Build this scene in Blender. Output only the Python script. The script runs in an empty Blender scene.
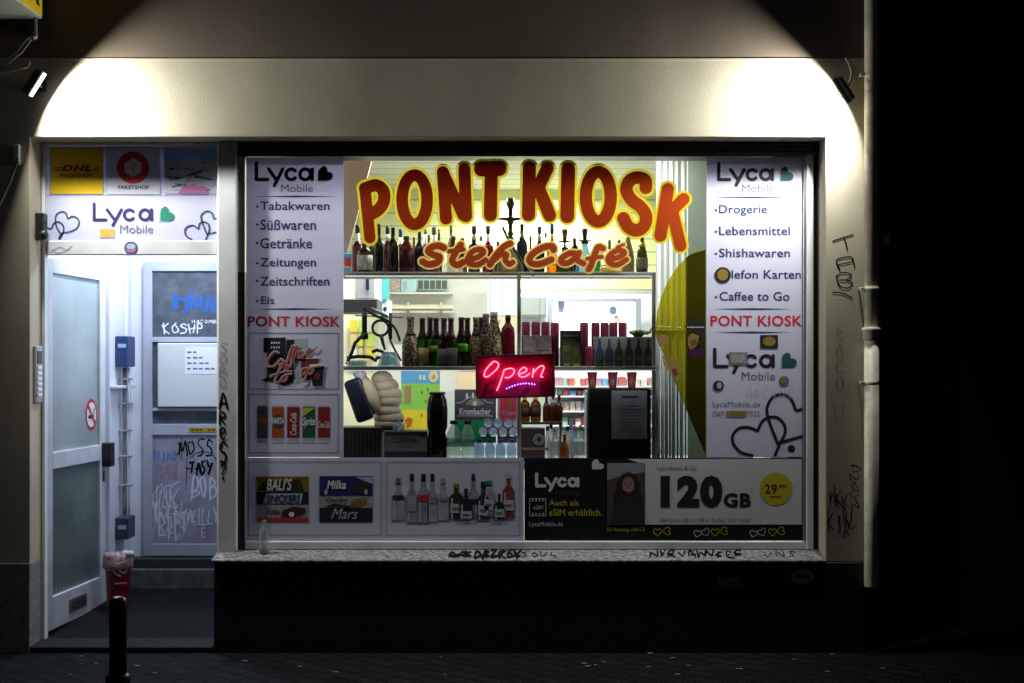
import bpy, bmesh, math, random
import numpy as np
from mathutils import Vector, Matrix
random.seed(7)
R = math.radians
SC = bpy.context.scene
COL = SC.collection

# ------------------------------------------------------------------ camera
CAMD, EYE, FPX, HOR = 7.9, 1.62, 1422.22, 361.0
cd = bpy.data.cameras.new("camera"); cam = bpy.data.objects.new("camera", cd); COL.objects.link(cam)
cd.lens = 50; cd.sensor_width = 36; cd.shift_y = (HOR - 341.5) / 1024
cd.clip_start = 0.1; cd.clip_end = 2000
cam.location = (0, -CAMD, EYE); cam.rotation_euler = (R(90), 0, 0)
SC.camera = cam
# ------------------------------------------------------------------ night sky and moon
w = bpy.data.worlds.new("World"); SC.world = w; w.use_nodes = True
nt = w.node_tree; bg = nt.nodes["Background"]
sky = nt.nodes.new("ShaderNodeTexSky"); sky.sky_type = 'NISHITA'; sky.sun_disc = False
sky.sun_elevation = R(30); sky.sun_rotation = R(200); sky.air_density = 1.0
nt.links.new(sky.outputs[0], bg.inputs[0]); bg.inputs[1].default_value = 0.0009
sd = bpy.data.lights.new("moon_light", 'SUN'); sd.energy = 0.002; sd.angle = R(0.5); sd.color = (1, .95, .88)
so = bpy.data.objects.new("moon_light", sd); COL.objects.link(so); so.rotation_euler = (R(60), 0, R(-20))
# ------------------------------------------------------------------ exposure
SC.view_settings.view_transform = 'Standard'; SC.view_settings.look = 'None'
SC.view_settings.exposure = 0.0; SC.view_settings.gamma = 1; SC.view_settings.use_curve_mapping = False
SC.render.engine = 'CYCLES'
SC.cycles.max_bounces = 8; SC.cycles.transparent_max_bounces = 24; SC.cycles.caustics_reflective = False
SC.cycles.caustics_refractive = False; SC.cycles.use_denoising = True
SC.cycles.sample_clamp_indirect = 4.0
# lamp powers (each lamp is created in its own builder below)
P_FLOOD_L, P_FLOOD_R, P_SHOP, P_HALL, P_FILL = 42.0, 44.0, 47.0, 25.0, 1.6

# ------------------------------------------------------------------ helpers
def PX(px, y): return (px - 512) * (y + CAMD) / FPX
def PZ(py, y): return EYE - (py - HOR) * (y + CAMD) / FPX
MATS = {}
def mat(name, col, rough=.55, metal=0.0, noise=None, bump=None, spec=.5, emit=None, emit_s=0, coat=0):
    if name in MATS: return MATS[name]
    m = bpy.data.materials.new(name); m.use_nodes = True; t = m.node_tree; b = t.nodes["Principled BSDF"]
    b.inputs["Base Color"].default_value = (*col, 1); b.inputs["Roughness"].default_value = rough
    b.inputs["Metallic"].default_value = metal; b.inputs["Specular IOR Level"].default_value = spec
    if coat: b.inputs["Coat Weight"].default_value = coat
    if emit:
        b.inputs["Emission Color"].default_value = (*emit, 1); b.inputs["Emission Strength"].default_value = emit_s
    if noise or bump:
        tc = t.nodes.new("ShaderNodeTexCoord")
    if noise:
        sc_, amt = noise
        n = t.nodes.new("ShaderNodeTexNoise"); n.inputs["Scale"].default_value = sc_; n.inputs["Detail"].default_value = 6
        r = t.nodes.new("ShaderNodeValToRGB"); r.color_ramp.elements[0].position = .3; r.color_ramp.elements[1].position = .7
        r.color_ramp.elements[0].color = (*[c * (1 - amt) for c in col], 1); r.color_ramp.elements[1].color = (*[min(1, c * (1 + amt * .5)) for c in col], 1)
        t.links.new(tc.outputs["Object"], n.inputs["Vector"]); t.links.new(n.outputs["Fac"], r.inputs[0]); t.links.new(r.outputs[0], b.inputs["Base Color"])
    if bump:
        n2 = t.nodes.new("ShaderNodeTexNoise"); n2.inputs["Scale"].default_value = bump[0]; n2.inputs["Detail"].default_value = 5
        bp = t.nodes.new("ShaderNodeBump"); bp.inputs["Strength"].default_value = bump[1]; bp.inputs["Distance"].default_value = bump[2] if len(bump) > 2 else .01
        t.links.new(tc.outputs["Object"], n2.inputs["Vector"]); t.links.new(n2.outputs["Fac"], bp.inputs["Height"]); t.links.new(bp.outputs[0], b.inputs["Normal"])
    MATS[name] = m; return m
def glassy(name, tint=(1, 1, 1), clear=.9, rough=.02, body=None):
    """thin clear or tinted glass: see-through, with a fresnel gloss"""
    if name in MATS: return MATS[name]
    m = bpy.data.materials.new(name); m.use_nodes = True; t = m.node_tree; t.nodes.clear()
    o = t.nodes.new("ShaderNodeOutputMaterial"); tr = t.nodes.new("ShaderNodeBsdfTransparent"); tr.inputs[0].default_value = (*tint, 1)
    gl = t.nodes.new("ShaderNodeBsdfGlossy"); gl.inputs["Roughness"].default_value = rough
    fr = t.nodes.new("ShaderNodeFresnel"); fr.inputs[0].default_value = 1.45
    geo = t.nodes.new("ShaderNodeNewGeometry"); inv = t.nodes.new("ShaderNodeMath"); inv.operation = 'SUBTRACT'; inv.inputs[0].default_value = 1; t.links.new(geo.outputs["Backfacing"], inv.inputs[1])
    mul = t.nodes.new("ShaderNodeMath"); mul.operation = 'MULTIPLY'; t.links.new(fr.outputs[0], mul.inputs[0]); t.links.new(inv.outputs[0], mul.inputs[1])
    mx = t.nodes.new("ShaderNodeMixShader"); t.links.new(mul.outputs[0], mx.inputs[0])
    src = tr
    if body:
        d0 = t.nodes.new("ShaderNodeBsdfDiffuse"); d0.inputs[0].default_value = (*body, 1); tl = t.nodes.new("ShaderNodeBsdfTranslucent"); tl.inputs[0].default_value = (*body, 1)
        df = t.nodes.new("ShaderNodeMixShader"); df.inputs[0].default_value = .45; t.links.new(d0.outputs[0], df.inputs[1]); t.links.new(tl.outputs[0], df.inputs[2])
        m2 = t.nodes.new("ShaderNodeMixShader"); m2.inputs[0].default_value = clear
        t.links.new(df.outputs[0], m2.inputs[1]); t.links.new(tr.outputs[0], m2.inputs[2]); src = m2
    t.links.new(src.outputs[0], mx.inputs[1]); t.links.new(gl.outputs[0], mx.inputs[2]); t.links.new(mx.outputs[0], o.inputs[0])
    MATS[name] = m; return m
def vinyl(name, col, trans=.5, rough=.4, tcol=None):
    """coloured film stuck on glass: reflects and lets some light through"""
    if name in MATS: return MATS[name]
    m = bpy.data.materials.new(name); m.use_nodes = True; t = m.node_tree; b = t.nodes["Principled BSDF"]
    b.inputs["Base Color"].default_value = (*col, 1); b.inputs["Roughness"].default_value = rough
    o = t.nodes["Material Output"]; tl = t.nodes.new("ShaderNodeBsdfTranslucent"); tl.inputs[0].default_value = (*(tcol or col), 1)
    mx = t.nodes.new("ShaderNodeMixShader"); mx.inputs[0].default_value = trans
    t.links.new(b.outputs[0], mx.inputs[1]); t.links.new(tl.outputs[0], mx.inputs[2]); t.links.new(mx.outputs[0], o.inputs[0])
    MATS[name] = m; return m

OFF = {}
class MB:
    """collects shapes (world coordinates) and links them as ONE mesh object"""
    def __init__(s): s.v = []; s.f = []; s.m = []; s.sm = []; s.mats = []
    def mi(s, m):
        if m not in s.mats: s.mats.append(m)
        return s.mats.index(m)
    def add(s, verts, faces, m, smooth=False):
        b = len(s.v); k = s.mi(m); s.v += [tuple(v) for v in verts]
        for f in faces: s.f.append([i + b for i in f]); s.m.append(k); s.sm.append(smooth)
        return s
    def box(s, x0, x1, y0, y1, z0, z1, m, bev=0, seg=1):
        bm = bmesh.new(); bmesh.ops.create_cube(bm, size=1)
        for v in bm.verts: v.co = Vector(((x0 + x1) / 2 + v.co.x * abs(x1 - x0), (y0 + y1) / 2 + v.co.y * abs(y1 - y0), (z0 + z1) / 2 + v.co.z * abs(z1 - z0)))
        if bev: bmesh.ops.bevel(bm, geom=bm.edges[:], offset=bev, segments=seg, affect='EDGES', profile=.6)
        return s.frombm(bm, m)
    def frombm(s, bm, m, smooth=False):
        bm.verts.index_update(); s.add([v.co[:] for v in bm.verts], [[v.index for v in f.verts] for f in bm.faces], m, smooth); bm.free(); return s
    def lathe(s, cx, cy, prof, m, n=20, axis='z'):
        vs, fs = [], []; k = len(prof)
        for r, z in prof:
            for i in range(n):
                a = 2 * math.pi * i / n
                if axis == 'z': vs.append((cx + r * math.cos(a), cy + r * math.sin(a), z))
                else: vs.append((cx + r * math.cos(a), z, cy + r * math.sin(a)))      # axis along y: (cx, cy) = (x, z)
        for j in range(k - 1):
            for i in range(n):
                q = [j * n + i, j * n + (i + 1) % n, (j + 1) * n + (i + 1) % n, (j + 1) * n + i]
                fs.append(q if axis == 'z' else q[::-1])
        fs.append(list(range(n))[::-1]); fs.append([(k - 1) * n + i for i in range(n)])
        return s.add(vs, fs, m, True)
    def tube(s, pts, r, m, n=8, close=False):
        pts = [Vector(p) for p in pts]; vs, fs = [], []; k = len(pts)
        up = Vector((.31, .95, .07)).normalized()
        for i, p in enumerate(pts):
            d = (pts[min(i + 1, k - 1)] - pts[max(i - 1, 0)])
            if d.length < 1e-9: d = Vector((0, 0, 1))
            d.normalize(); a = d.cross(up)
            if a.length < .1: a = d.cross(Vector((1, 0, .2)))
            a.normalize(); b = d.cross(a); rr = r[i] if isinstance(r, (list, tuple)) else r
            for j in range(n):
                t = 2 * math.pi * j / n; vs.append(p + a * rr * math.cos(t) + b * rr * math.sin(t))
        for i in range(k - 1):
            for j in range(n): fs.append([i * n + j, i * n + (j + 1) % n, (i + 1) * n + (j + 1) % n, (i + 1) * n + j])
        fs.append(list(range(n))[::-1]); fs.append([(k - 1) * n + j for j in range(n)])
        return s.add(vs, fs, m, True)
    def ball(s, c, r, m, u=14, v=9, noise=0):
        bm = bmesh.new(); bmesh.ops.create_uvsphere(bm, u_segments=u, v_segments=v, radius=1)
        rx, ry, rz = r if isinstance(r, (tuple, list)) else (r, r, r)
        for q in bm.verts:
            k = 1 + noise * (random.random() - .5); q.co = Vector((c[0] + q.co.x * rx * k, c[1] + q.co.y * ry * k, c[2] + q.co.z * rz * k))
        return s.frombm(bm, m, True)
    # ---- flat print on a plane y = const, given in photograph-free metres or through the px ruler of that plane
    def poly(s, pts, y, m): return s.add([(PX(a, y), y, PZ(b, y)) for a, b in pts], [list(range(len(pts)))[::-1] if parea(pts) > 0 else list(range(len(pts)))], m)
    def rect(s, x0, y0, x1, y1, y, m): return s.poly([(x0, y0), (x1, y0), (x1, y1), (x0, y1)], y, m)
    def frame(s, x0, y0, x1, y1, t, y, m):
        s.rect(x0, y0, x1, y0 + t, y, m); s.rect(x0, y1 - t, x1, y1, y, m); s.rect(x0, y0 + t, x0 + t, y1 - t, y, m); return s.rect(x1 - t, y0 + t, x1, y1 - t, y, m)
    def ell(s, cx, cy, rx, ry, y, m, n=28): return s.poly([(cx + rx * math.cos(2 * math.pi * i / n), cy + ry * math.sin(2 * math.pi * i / n)) for i in range(n)], y, m)
    def strokes(s, paths, y, m, res=.4, tf=None, spec=None):
        """union of round-ended strokes [(x, y[, r]) ...] filled as one clean sheet"""
        vs, fs = sdf_fill(paths, res)
        if tf is None: tf = lambda a, b: (PX(a, y), y, PZ(b, y))
        return s.add([tf(a, b) for a, b in vs], fs, m)
    def text(s, body, x0, y0, x1, y1, y, m, bold=0, shear=0, tf=None, keep=False):
        vs, fs = text_mesh(body, bold, shear)
        xs = [v[0] for v in vs]; ys = [v[1] for v in vs]; ax, bx, ay, by = min(xs), max(xs), min(ys), max(ys)
        kx = (x1 - x0) / (bx - ax); ky = (y1 - y0) / (by - ay)
        if tf is None: tf = lambda a, b: (PX(a, y), y, PZ(b, y))
        return s.add([tf(x0 + (v[0] - ax) * kx, y1 - (v[1] - ay) * ky) for v in vs], fs, m)
    def build(s, name, parent=None, local=False, label=None):
        me = bpy.data.meshes.new(name); o = bpy.data.objects.new(name, me); COL.objects.link(o)
        off = Vector((0, 0, 0))
        if parent is not None:
            o.parent = parent; off = OFF.get(parent, Vector((0, 0, 0)))
        elif not local:
            xs = [v[0] for v in s.v]; ys = [v[1] for v in s.v]; off = Vector(((min(xs) + max(xs)) / 2, (min(ys) + max(ys)) / 2, min(v[2] for v in s.v))); o.location = off
        OFF[o] = off
        vv = s.v if local else [(a - off.x, b - off.y, c - off.z) for a, b, c in s.v]
        me.from_pydata(vv, [], s.f)
        for m in s.mats: me.materials.append(m)
        me.polygons.foreach_set("material_index", s.m); me.polygons.foreach_set("use_smooth", s.sm); me.update()
        if label: o['label'] = label
        return o
def parea(p): return sum(p[i][0] * p[(i + 1) % len(p)][1] - p[(i + 1) % len(p)][0] * p[i][1] for i in range(len(p)))
def sdf_fill(paths, res):
    pts = [q for p in paths for q in p]; rm = max(q[2] for q in pts) + 2 * res
    x0 = min(q[0] for q in pts) - rm; x1 = max(q[0] for q in pts) + rm; y0 = min(q[1] for q in pts) - rm; y1 = max(q[1] for q in pts) + rm
    xs = np.arange(x0, x1 + res, res); ys = np.arange(y0, y1 + res, res); F = np.full((len(ys), len(xs)), -1e3)
    for p in paths:
        if len(p) == 1: p = [p[0], p[0]]
        for a, b in zip(p[:-1], p[1:]):
            rr = max(a[2], b[2]) + 2 * res
            i0 = max(0, int((min(a[0], b[0]) - rr - x0) / res)); i1 = min(len(xs), int((max(a[0], b[0]) + rr - x0) / res) + 2)
            j0 = max(0, int((min(a[1], b[1]) - rr - y0) / res)); j1 = min(len(ys), int((max(a[1], b[1]) + rr - y0) / res) + 2)
            gx, gy = np.meshgrid(xs[i0:i1], ys[j0:j1]); dx, dy = b[0] - a[0], b[1] - a[1]; L = dx * dx + dy * dy
            t = np.clip(((gx - a[0]) * dx + (gy - a[1]) * dy) / L, 0, 1) if L > 1e-12 else np.zeros_like(gx)
            d = (a[2] + (b[2] - a[2]) * t) - np.hypot(gx - a[0] - dx * t, gy - a[1] - dy * t)
            F[j0:j1, i0:i1] = np.maximum(F[j0:j1, i0:i1], d)
    ins = F > 0; act = ins[:-1, :-1] | ins[1:, :-1] | ins[:-1, 1:] | ins[1:, 1:]
    vs, fs, cache = [], [], {}
    def vid(k, p):
        if k not in cache: cache[k] = len(vs); vs.append(p)
        return cache[k]
    for j, i in zip(*np.nonzero(act)):
        cs = [(j, i), (j, i + 1), (j + 1, i + 1), (j + 1, i)]; poly = []
        for q in range(4):
            A, B = cs[q], cs[(q + 1) % 4]; fa, fb = F[A], F[B]
            if fa > 0: poly.append(vid(A, (xs[A[1]], ys[A[0]])))
            if (fa > 0) != (fb > 0):
                k = (min(A, B), max(A, B)); t = fa / (fa - fb)
                poly.append(vid(k, (xs[A[1]] + (xs[B[1]] - xs[A[1]]) * t, ys[A[0]] + (ys[B[0]] - ys[A[0]]) * t)))
        if len(poly) >= 3: fs.append(poly[::-1])
    return vs, fs
TC = {}
def text_mesh(body, bold, shear):
    k = (body, bold, shear)
    if k in TC: return TC[k]
    cu = bpy.data.curves.new("lettering", 'FONT'); cu.body = body; cu.size = 1; cu.offset = bold; cu.shear = shear; cu.resolution_u = 3
    if bold > 0: cu.space_character = 1 + bold * 2.5
    o = bpy.data.objects.new("lettering", cu); COL.objects.link(o)
    me = bpy.data.meshes.new_from_object(o.evaluated_get(bpy.context.evaluated_depsgraph_get()))
    TC[k] = ([(v.co.x, v.co.y) for v in me.vertices], [list(p.vertices) for p in me.polygons])
    bpy.data.objects.remove(o); bpy.data.curves.remove(cu); bpy.data.meshes.remove(me)
    return TC[k]
def sp(pts, r=None, n=6, closed=False):
    """smooth a polyline (Catmull-Rom); gives (x, y, r) points"""
    P = [np.array(p if len(p) == 3 else (*p, r), float) for p in pts]
    if closed: P = [P[-1]] + P + [P[0], P[1]]
    else: P = [P[0]] + P + [P[-1]]
    out = []
    for i in range(1, len(P) - 2):
        for k in range(n):
            t = k / n; a, b, c, d = P[i - 1], P[i], P[i + 1], P[i + 2]
            out.append(tuple(.5 * (2 * b + (c - a) * t + (2 * a - 5 * b + 4 * c - d) * t * t + (3 * b - a - 3 * c + d) * t ** 3)))
    out.append(tuple(P[-2])); return out
def ln(pts, r): return [(*p[:2], p[2] if len(p) == 3 else r) for p in pts]
def elp(cx, cy, rx, ry, r, n=40, a0=0, a1=360): return [(cx + rx * math.cos(R(a0 + (a1 - a0) * i / n)), cy + ry * math.sin(R(a0 + (a1 - a0) * i / n)), r) for i in range(n + 1)]
def tag(o, label, cat, group=None, kind=None):
    o['label'] = label; o['category'] = cat
    if group: o['group'] = group
    if kind: o['kind'] = kind
    return o
def thing(name, label, cat, loc, group=None):
    o = bpy.data.objects.new(name, None); COL.objects.link(o); o.location = loc; o.empty_display_size = .05; OFF[o] = Vector(loc)
    return tag(o, label, cat, group)
def struct(name, mb):
    o = mb.build(name); o['kind'] = 'structure'; return o
# mini stroke alphabet for hand-drawn tags (unit box, y down)
AL = {'A': [[(0, 1), (.45, 0), (.9, 1)], [(.15, .62), (.78, .6)]], 'B': [[(0, 1), (.05, 0), (.6, .1), (.6, .4), (.08, .48), (.75, .6), (.7, .95), (0, 1)]], 'C': [[(.8, .15), (.35, 0), (0, .5), (.3, 1), (.8, .88)]],
      'E': [[(.75, 0), (.05, .05), (0, 1), (.75, .97)], [(.03, .5), (.6, .48)]], 'F': [[(.75, 0), (.05, .05), (0, 1)], [(.03, .5), (.6, .45)]], 'H': [[(0, 0), (.02, 1)], [(.75, 0), (.7, 1)], [(0, .52), (.72, .47)]], 'I': [[(.2, 0), (.15, 1)]],
      'K': [[(0, 0), (.02, 1)], [(.7, 0), (.05, .55), (.75, 1)]], 'L': [[(.05, 0), (0, 1), (.65, .95)]], 'M': [[(0, 1), (.1, 0), (.45, .65), (.8, 0), (.95, 1)]], 'N': [[(0, 1), (.05, 0), (.7, 1), (.75, 0)]],
      'O': [[(.4, 0), (.05, .4), (.35, 1), (.75, .6), (.4, 0)]], 'P': [[(.02, 1), (.05, 0), (.65, .1), (.6, .5), (.05, .55)]], 'R': [[(.02, 1), (.05, 0), (.65, .1), (.6, .45), (.08, .52), (.75, 1)]],
      'S': [[(.75, .1), (.3, 0), (.1, .3), (.65, .6), (.6, .92), (.05, .97)]], 'T': [[(0, .05), (.85, 0)], [(.42, .03), (.38, 1)]], 'U': [[(0, 0), (.1, .9), (.6, .95), (.75, 0)]], 'V': [[(0, 0), (.35, 1), (.75, 0)]],
      'W': [[(0, 0), (.2, 1), (.45, .35), (.7, 1), (.95, 0)]], 'Y': [[(0, 0), (.4, .5)], [(.8, 0), (.3, 1)]], 'Z': [[(0, .05), (.75, 0), (.05, .95), (.8, 1)]], '?': [[(.1, .2), (.5, 0), (.65, .3), (.3, .6), (.3, .75)], [(.3, .97), (.32, 1)]],
      'e': [[(.1, .55), (.65, .45), (.5, .1), (.1, .3), (.1, .85), (.45, 1), (.75, .85)]], '+': [[(.1, .5), (.8, .5)], [(.45, .15), (.45, .85)]], '-': [[(.1, .5), (.7, .45)]], '.': [[(.3, .95), (.32, 1)]]}
def tagtext(s, x0, y0, x1, y1, r, smooth=True, vertical=False, slope=0, jit=.06):
    out = []; n = len(s); rnd = random.Random(s)
    for i, c in enumerate(s):
        if c == ' ': continue
        if vertical: bx, by, bw, bh = x0, y0 + (y1 - y0) * i / n, x1 - x0, (y1 - y0) / n * .82
        else: bx, by, bw, bh = x0 + (x1 - x0) * i / n, y0 + slope * i / n, (x1 - x0) / n * .85, y1 - y0
        for st in AL[c]:
            p = [(bx + (a + rnd.uniform(-jit, jit)) * bw, by + (b + rnd.uniform(-jit, jit)) * bh, r * rnd.uniform(.8, 1.2)) for a, b in st]
            out.append(sp(p, n=4) if smooth and len(p) > 2 else p)
    return out
def logo_word(x0, yt, x1, yb, r):
    """the four round letters of the phone firm's word mark: straight L, y, c, a"""
    r *= .76; W, H = x1 - x0, yb - yt; xh = H * .69; ym = yb - xh / 2; R_ = xh / 2 - r
    u = lambda f: x0 + f * W
    P = [ln([(u(0) + r, yt + r), (u(0) + r, yb - r), (u(.22), yb - r)], r)]
    P += [ln([(u(.24), yb - xh + r), (u(.355), yb - r * 1.4)], r), ln([(u(.475), yb - xh + r), (u(.335), yb + H * .2)], r)]
    P += [elp(u(.50) + R_ + r, ym, R_ , R_, r, 24, 42, 318)]
    ca = x1 - 2 * r - R_; P += [elp(ca, ym, R_, R_, r, 30), ln([(x1 - r, yb - xh + r), (x1 - r, yb - r)], r)]
    return P
def heart_pts(x0, y0, x1, y1):
    """tilted solid heart with its point at the lower left corner"""
    W, H = x1 - x0, y1 - y0
    return [(x0 + a * W, y0 + b * H) for a, b in [(0, 1), (0, .42), (.06, .2), (.2, .06), (.36, 0), (.5, .06), (.58, .2), (.6, .4), (.8, .42), (.95, .52), (1, .7), (.94, .88), (.8, .98), (.6, 1)]]
def lyca(mb, x0, yt, x1, yb, r, y, col, heart, hx0, hy0, hx1, hy1, mob, shadow=None, mobcol=None):
    mb.strokes(logo_word(x0, yt, x1, yb, r), y, col, .35)
    if shadow: mb.poly([(a - 1.8, b + 1.0) for a, b in heart_pts(hx0, hy0, hx1, hy1)], y, shadow)
    if heart: mb.poly(heart_pts(hx0, hy0, hx1, hy1), y - .0012, heart)
    if mob: mb.text("Mobile", *mob, y, mobcol or col)

# ------------------------------------------------------------------ palette
stucco = mat("cream_stucco", (.49, .435, .33), .9, noise=(1.6, .16), bump=(130, .22, .006))
def weather(m_, amt):
    t = m_.node_tree; b = t.nodes["Principled BSDF"]; lk = b.inputs["Base Color"].links[0]; src = lk.from_socket
    tc = t.nodes.new("ShaderNodeTexCoord"); mp = t.nodes.new("ShaderNodeMapping"); mp.inputs["Scale"].default_value = (3, 3, .8); n = t.nodes.new("ShaderNodeTexNoise"); n.inputs["Scale"].default_value = 1.4; n.inputs["Detail"].default_value = 7
    r = t.nodes.new("ShaderNodeValToRGB"); r.color_ramp.elements[0].position = .38; r.color_ramp.elements[1].position = .6; r.color_ramp.elements[0].color = (1 - amt, 1 - amt, 1 - amt * 1.1, 1); r.color_ramp.elements[1].color = (1, 1, 1, 1)
    mx = t.nodes.new("ShaderNodeMixRGB"); mx.blend_type = 'MULTIPLY'; mx.inputs[0].default_value = 1
    t.links.new(tc.outputs["Object"], mp.inputs[0]); t.links.new(mp.outputs[0], n.inputs["Vector"]); t.links.new(n.outputs["Fac"], r.inputs[0]); t.links.new(src, mx.inputs[1]); t.links.new(r.outputs[0], mx.inputs[2]); t.links.new(mx.outputs[0], b.inputs["Base Color"])
weather(stucco, .10)
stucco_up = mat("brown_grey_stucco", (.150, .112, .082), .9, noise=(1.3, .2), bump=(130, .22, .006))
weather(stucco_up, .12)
white_paint = mat("white_wall_paint", (.74, .75, .80), .7, noise=(2.5, .07))
metal_white = mat("white_painted_metal", (.72, .73, .77), .4, noise=(6, .12))
metal_grey = mat("grey_metal", (.30, .30, .31), .4, .6)
alu = mat("brushed_aluminium", (.55, .55, .58), .32, .9)
black_gran = mat("black_granite", (.022, .021, .021), .4, noise=(60, .7))
sill_stone = mat("speckled_sill_stone", (.29, .28, .29), .85, noise=(45, .8))
grey_stone = mat("grey_plinth_stone", (.20, .20, .20), .8, noise=(30, .4))
foil = vinyl("white_window_foil", (.68, .67, .77), .32, .35, (.76, .75, .95))
navy = mat("navy_print", (.018, .018, .11), .5)
ink = mat("black_print", (.012, .012, .018), .5)
thin_ink = mat("grey_print", (.14, .13, .18), .6)
red_p = mat("red_print", (.55, .012, .03), .5)
green_p = mat("green_print", (.01, .20, .12), .5)
teal_p = mat("dark_teal_print", (.015, .07, .08), .5)
lblue_p = mat("pale_blue_print", (.35, .47, .70), .5)
yellow_p = mat("yellow_print", (.72, .46, .01), .5)
white_p = mat("white_print", (.78, .78, .80), .5)
black = mat("black_plastic", (.012, .012, .014), .4)
dark = mat("dark_grey_plastic", (.05, .05, .055), .45)
spray = mat("black_marker", (.008, .008, .009), .95, spec=.05)
wspray = mat("white_marker", (.75, .77, .82), .6)
bspray = mat("blue_marker", (.015, .09, .36), .6)
pane = glassy("window_glass", (.97, .99, .97))

# ================================================================== ground and night surroundings
cob = mat("dark_paving", (.016, .018, .022), .85, bump=(40, .4, .006), spec=.12)
t = cob.node_tree
br = t.nodes.new("ShaderNodeTexBrick"); br.inputs["Scale"].default_value = 1; br.inputs["Brick Width"].default_value = .21; br.inputs["Row Height"].default_value = .11
br.inputs["Mortar Size"].default_value = .012; br.inputs["Color1"].default_value = (.009, .011, .015, 1); br.inputs["Color2"].default_value = (.0045, .0055, .0075, 1); br.inputs["Mortar"].default_value = (.0025, .0025, .003, 1)
mp = t.nodes.new("ShaderNodeMapping"); mp.inputs["Rotation"].default_value = (0, 0, R(45)); tcn = t.nodes.new("ShaderNodeTexCoord")
t.links.new(tcn.outputs["Object"], mp.inputs[0]); t.links.new(mp.outputs[0], br.inputs[0]); t.links.new(br.outputs[0], t.nodes["Principled BSDF"].inputs["Base Color"])
m = MB(); m.add([(-40, -40, -.004), (40, -40, -.004), (40, 60, -.004), (-40, 60, -.004)], [[0, 1, 2, 3]], mat("asphalt", (.02, .021, .023), .9, noise=(3, .4), spec=.1))
struct("ground", m)
m = MB(); m.box(-9, 9, -3.6, .6, -.1, 0, cob); struct("pavement", m)
m = MB()
for i in range(26):
    x = random.uniform(-2.6, 2.6); y = random.uniform(-.6, -.03); a = random.uniform(.006, .016)
    m.box(x - a, x + a, y - a * .6, y + a * .6, .001, .004 + a * .15, mat("litter_scraps", (.22, .21, .19), .8))
o = m.build("litter"); tag(o, "tiny pale scraps of litter and fallen leaves strewn along the foot of the dark base", "litter", kind="stuff")

# ================================================================== building
B = thing("shop_building", "cream stucco ground floor of a corner shop with dark granite base and wide window opening", "building", (0, .5, 0))
XR, XL = 1.96, -3.6
ZS, ZB = PZ(137, 0), PZ(59, 0)
xp = PX(30, 0); xq = PX(825.5, 0)
bm = bmesh.new()
out = [(XL, .5), (xp, .5), (xp, ZS), (xq, ZS), (xq, .503), (XR, .503), (XR, ZB), (XL, ZB)]
f = bm.faces.new([bm.verts.new((a, 0, b)) for a, b in out]); ex = bmesh.ops.extrude_face_region(bm, geom=[f])
for v in ex['geom']:
    if isinstance(v, bmesh.types.BMVert): v.co.y = .26
bmesh.ops.recalc_face_normals(bm, faces=bm.faces[:])
bmesh.ops.bevel(bm, geom=[e for e in bm.edges if abs(e.verts[0].co.y) < 1e-6 and abs(e.verts[1].co.y) < 1e-6 and e.verts[0].co.z < ZB - .01], offset=.005, segments=2, affect='EDGES', profile=.5)
m = MB(); m.frombm(bm, stucco); rp = m.build("facade_wall", B)
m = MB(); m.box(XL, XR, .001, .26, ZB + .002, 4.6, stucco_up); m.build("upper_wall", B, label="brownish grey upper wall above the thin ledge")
m = MB(); m.box(XL, XR + .003, -.006, -.0005, ZB - .008, ZB + .004, stucco, .002); m.build("ledge", B)
m = MB(); m.box(XL, xp + .003, -.012, .263, 0, .498, grey_stone, .004); m.build("pier_base", B)
g = MB()
K = lambda pts: [(800 + a / 5.12, 200 + b / 5.12) for a, b in pts]
st = [ln(K([(168, 211), (220, 193), (272, 178)]), .65), ln(K([(225, 193), (236, 220), (243, 255)]), .65), sp(K([(205, 358), (187, 312), (215, 296), (265, 295), (280, 345)]), .65), ln(K([(192, 332), (275, 315)]), .6),
      sp(K([(188, 388), (196, 425), (212, 445), (245, 450), (268, 430), (250, 412), (203, 410)]), .65), sp(K([(185, 390), (215, 372), (255, 376), (262, 392), (240, 408)]), .6), sp(K([(168, 472), (220, 478), (268, 502)]), .65)]
g.strokes(st, -.002, spray, .25); g.build("graffiti", rp)
g = MB(); st = tagtext("HKK", 830, 489, 850, 505, .6, slope=7, jit=.25) + tagtext("OL", 842, 505, 860, 521, .55, slope=10, jit=.25) + tagtext("KSR", 828, 510, 852, 527, .6, slope=14, jit=.25) + tagtext("SNOKN", 851, 464, 861, 512, .45, vertical=True, jit=.35)
g.strokes(st, -.002, spray, .25)
g.build("graffiti", rp)
g = MB(); g.strokes(tagtext("SOCO", 836, 330, 846, 392, .35, vertical=True) + tagtext("U", 835, 405, 850, 418, .3), -.002, mat("faded_marker", (.16, .14, .10), .7), .25)
g.build("graffiti", rp)
# window base, sill
zs_top = .553
zs_top = .548
m = MB(); m.box(-1.655, 1.954, .001, .32, 0, .501, black_gran)
for k in range(4): m.box(-1.655 + k * .9035 + .002, -1.655 + (k + 1) * .9035 - .002, -.008, -.0005, .07, .501, black_gran, .002)
m.box(-1.655, 1.958, -.010, -.0005, .0, .066, black_gran); wb = m.build("window_base", B)
g = MB(); g.ell(802, 576.5, 11.5, 7.5, -.0095, mat("faded_sticker", (.60, .60, .63), .7)); [g.ell(a, 576.5, 1.7, 2.6, -.0105, mat("sticker_ink", (.05, .05, .06), .7), 12) for a in (795, 799, 804, 808)]; g.build("sticker", wb); g = MB()
g.rect(718, 577, 740, 587, -.0095, mat("scraped_sticker", (.40, .38, .36), .8, noise=(60, .7))); g.build("sticker", wb); g = MB(); g.ell(263, 575, 7, 7, -.0095, mat("dark_sticker", (.05, .03, .03), .7)); g.build("sticker", wb)
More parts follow.
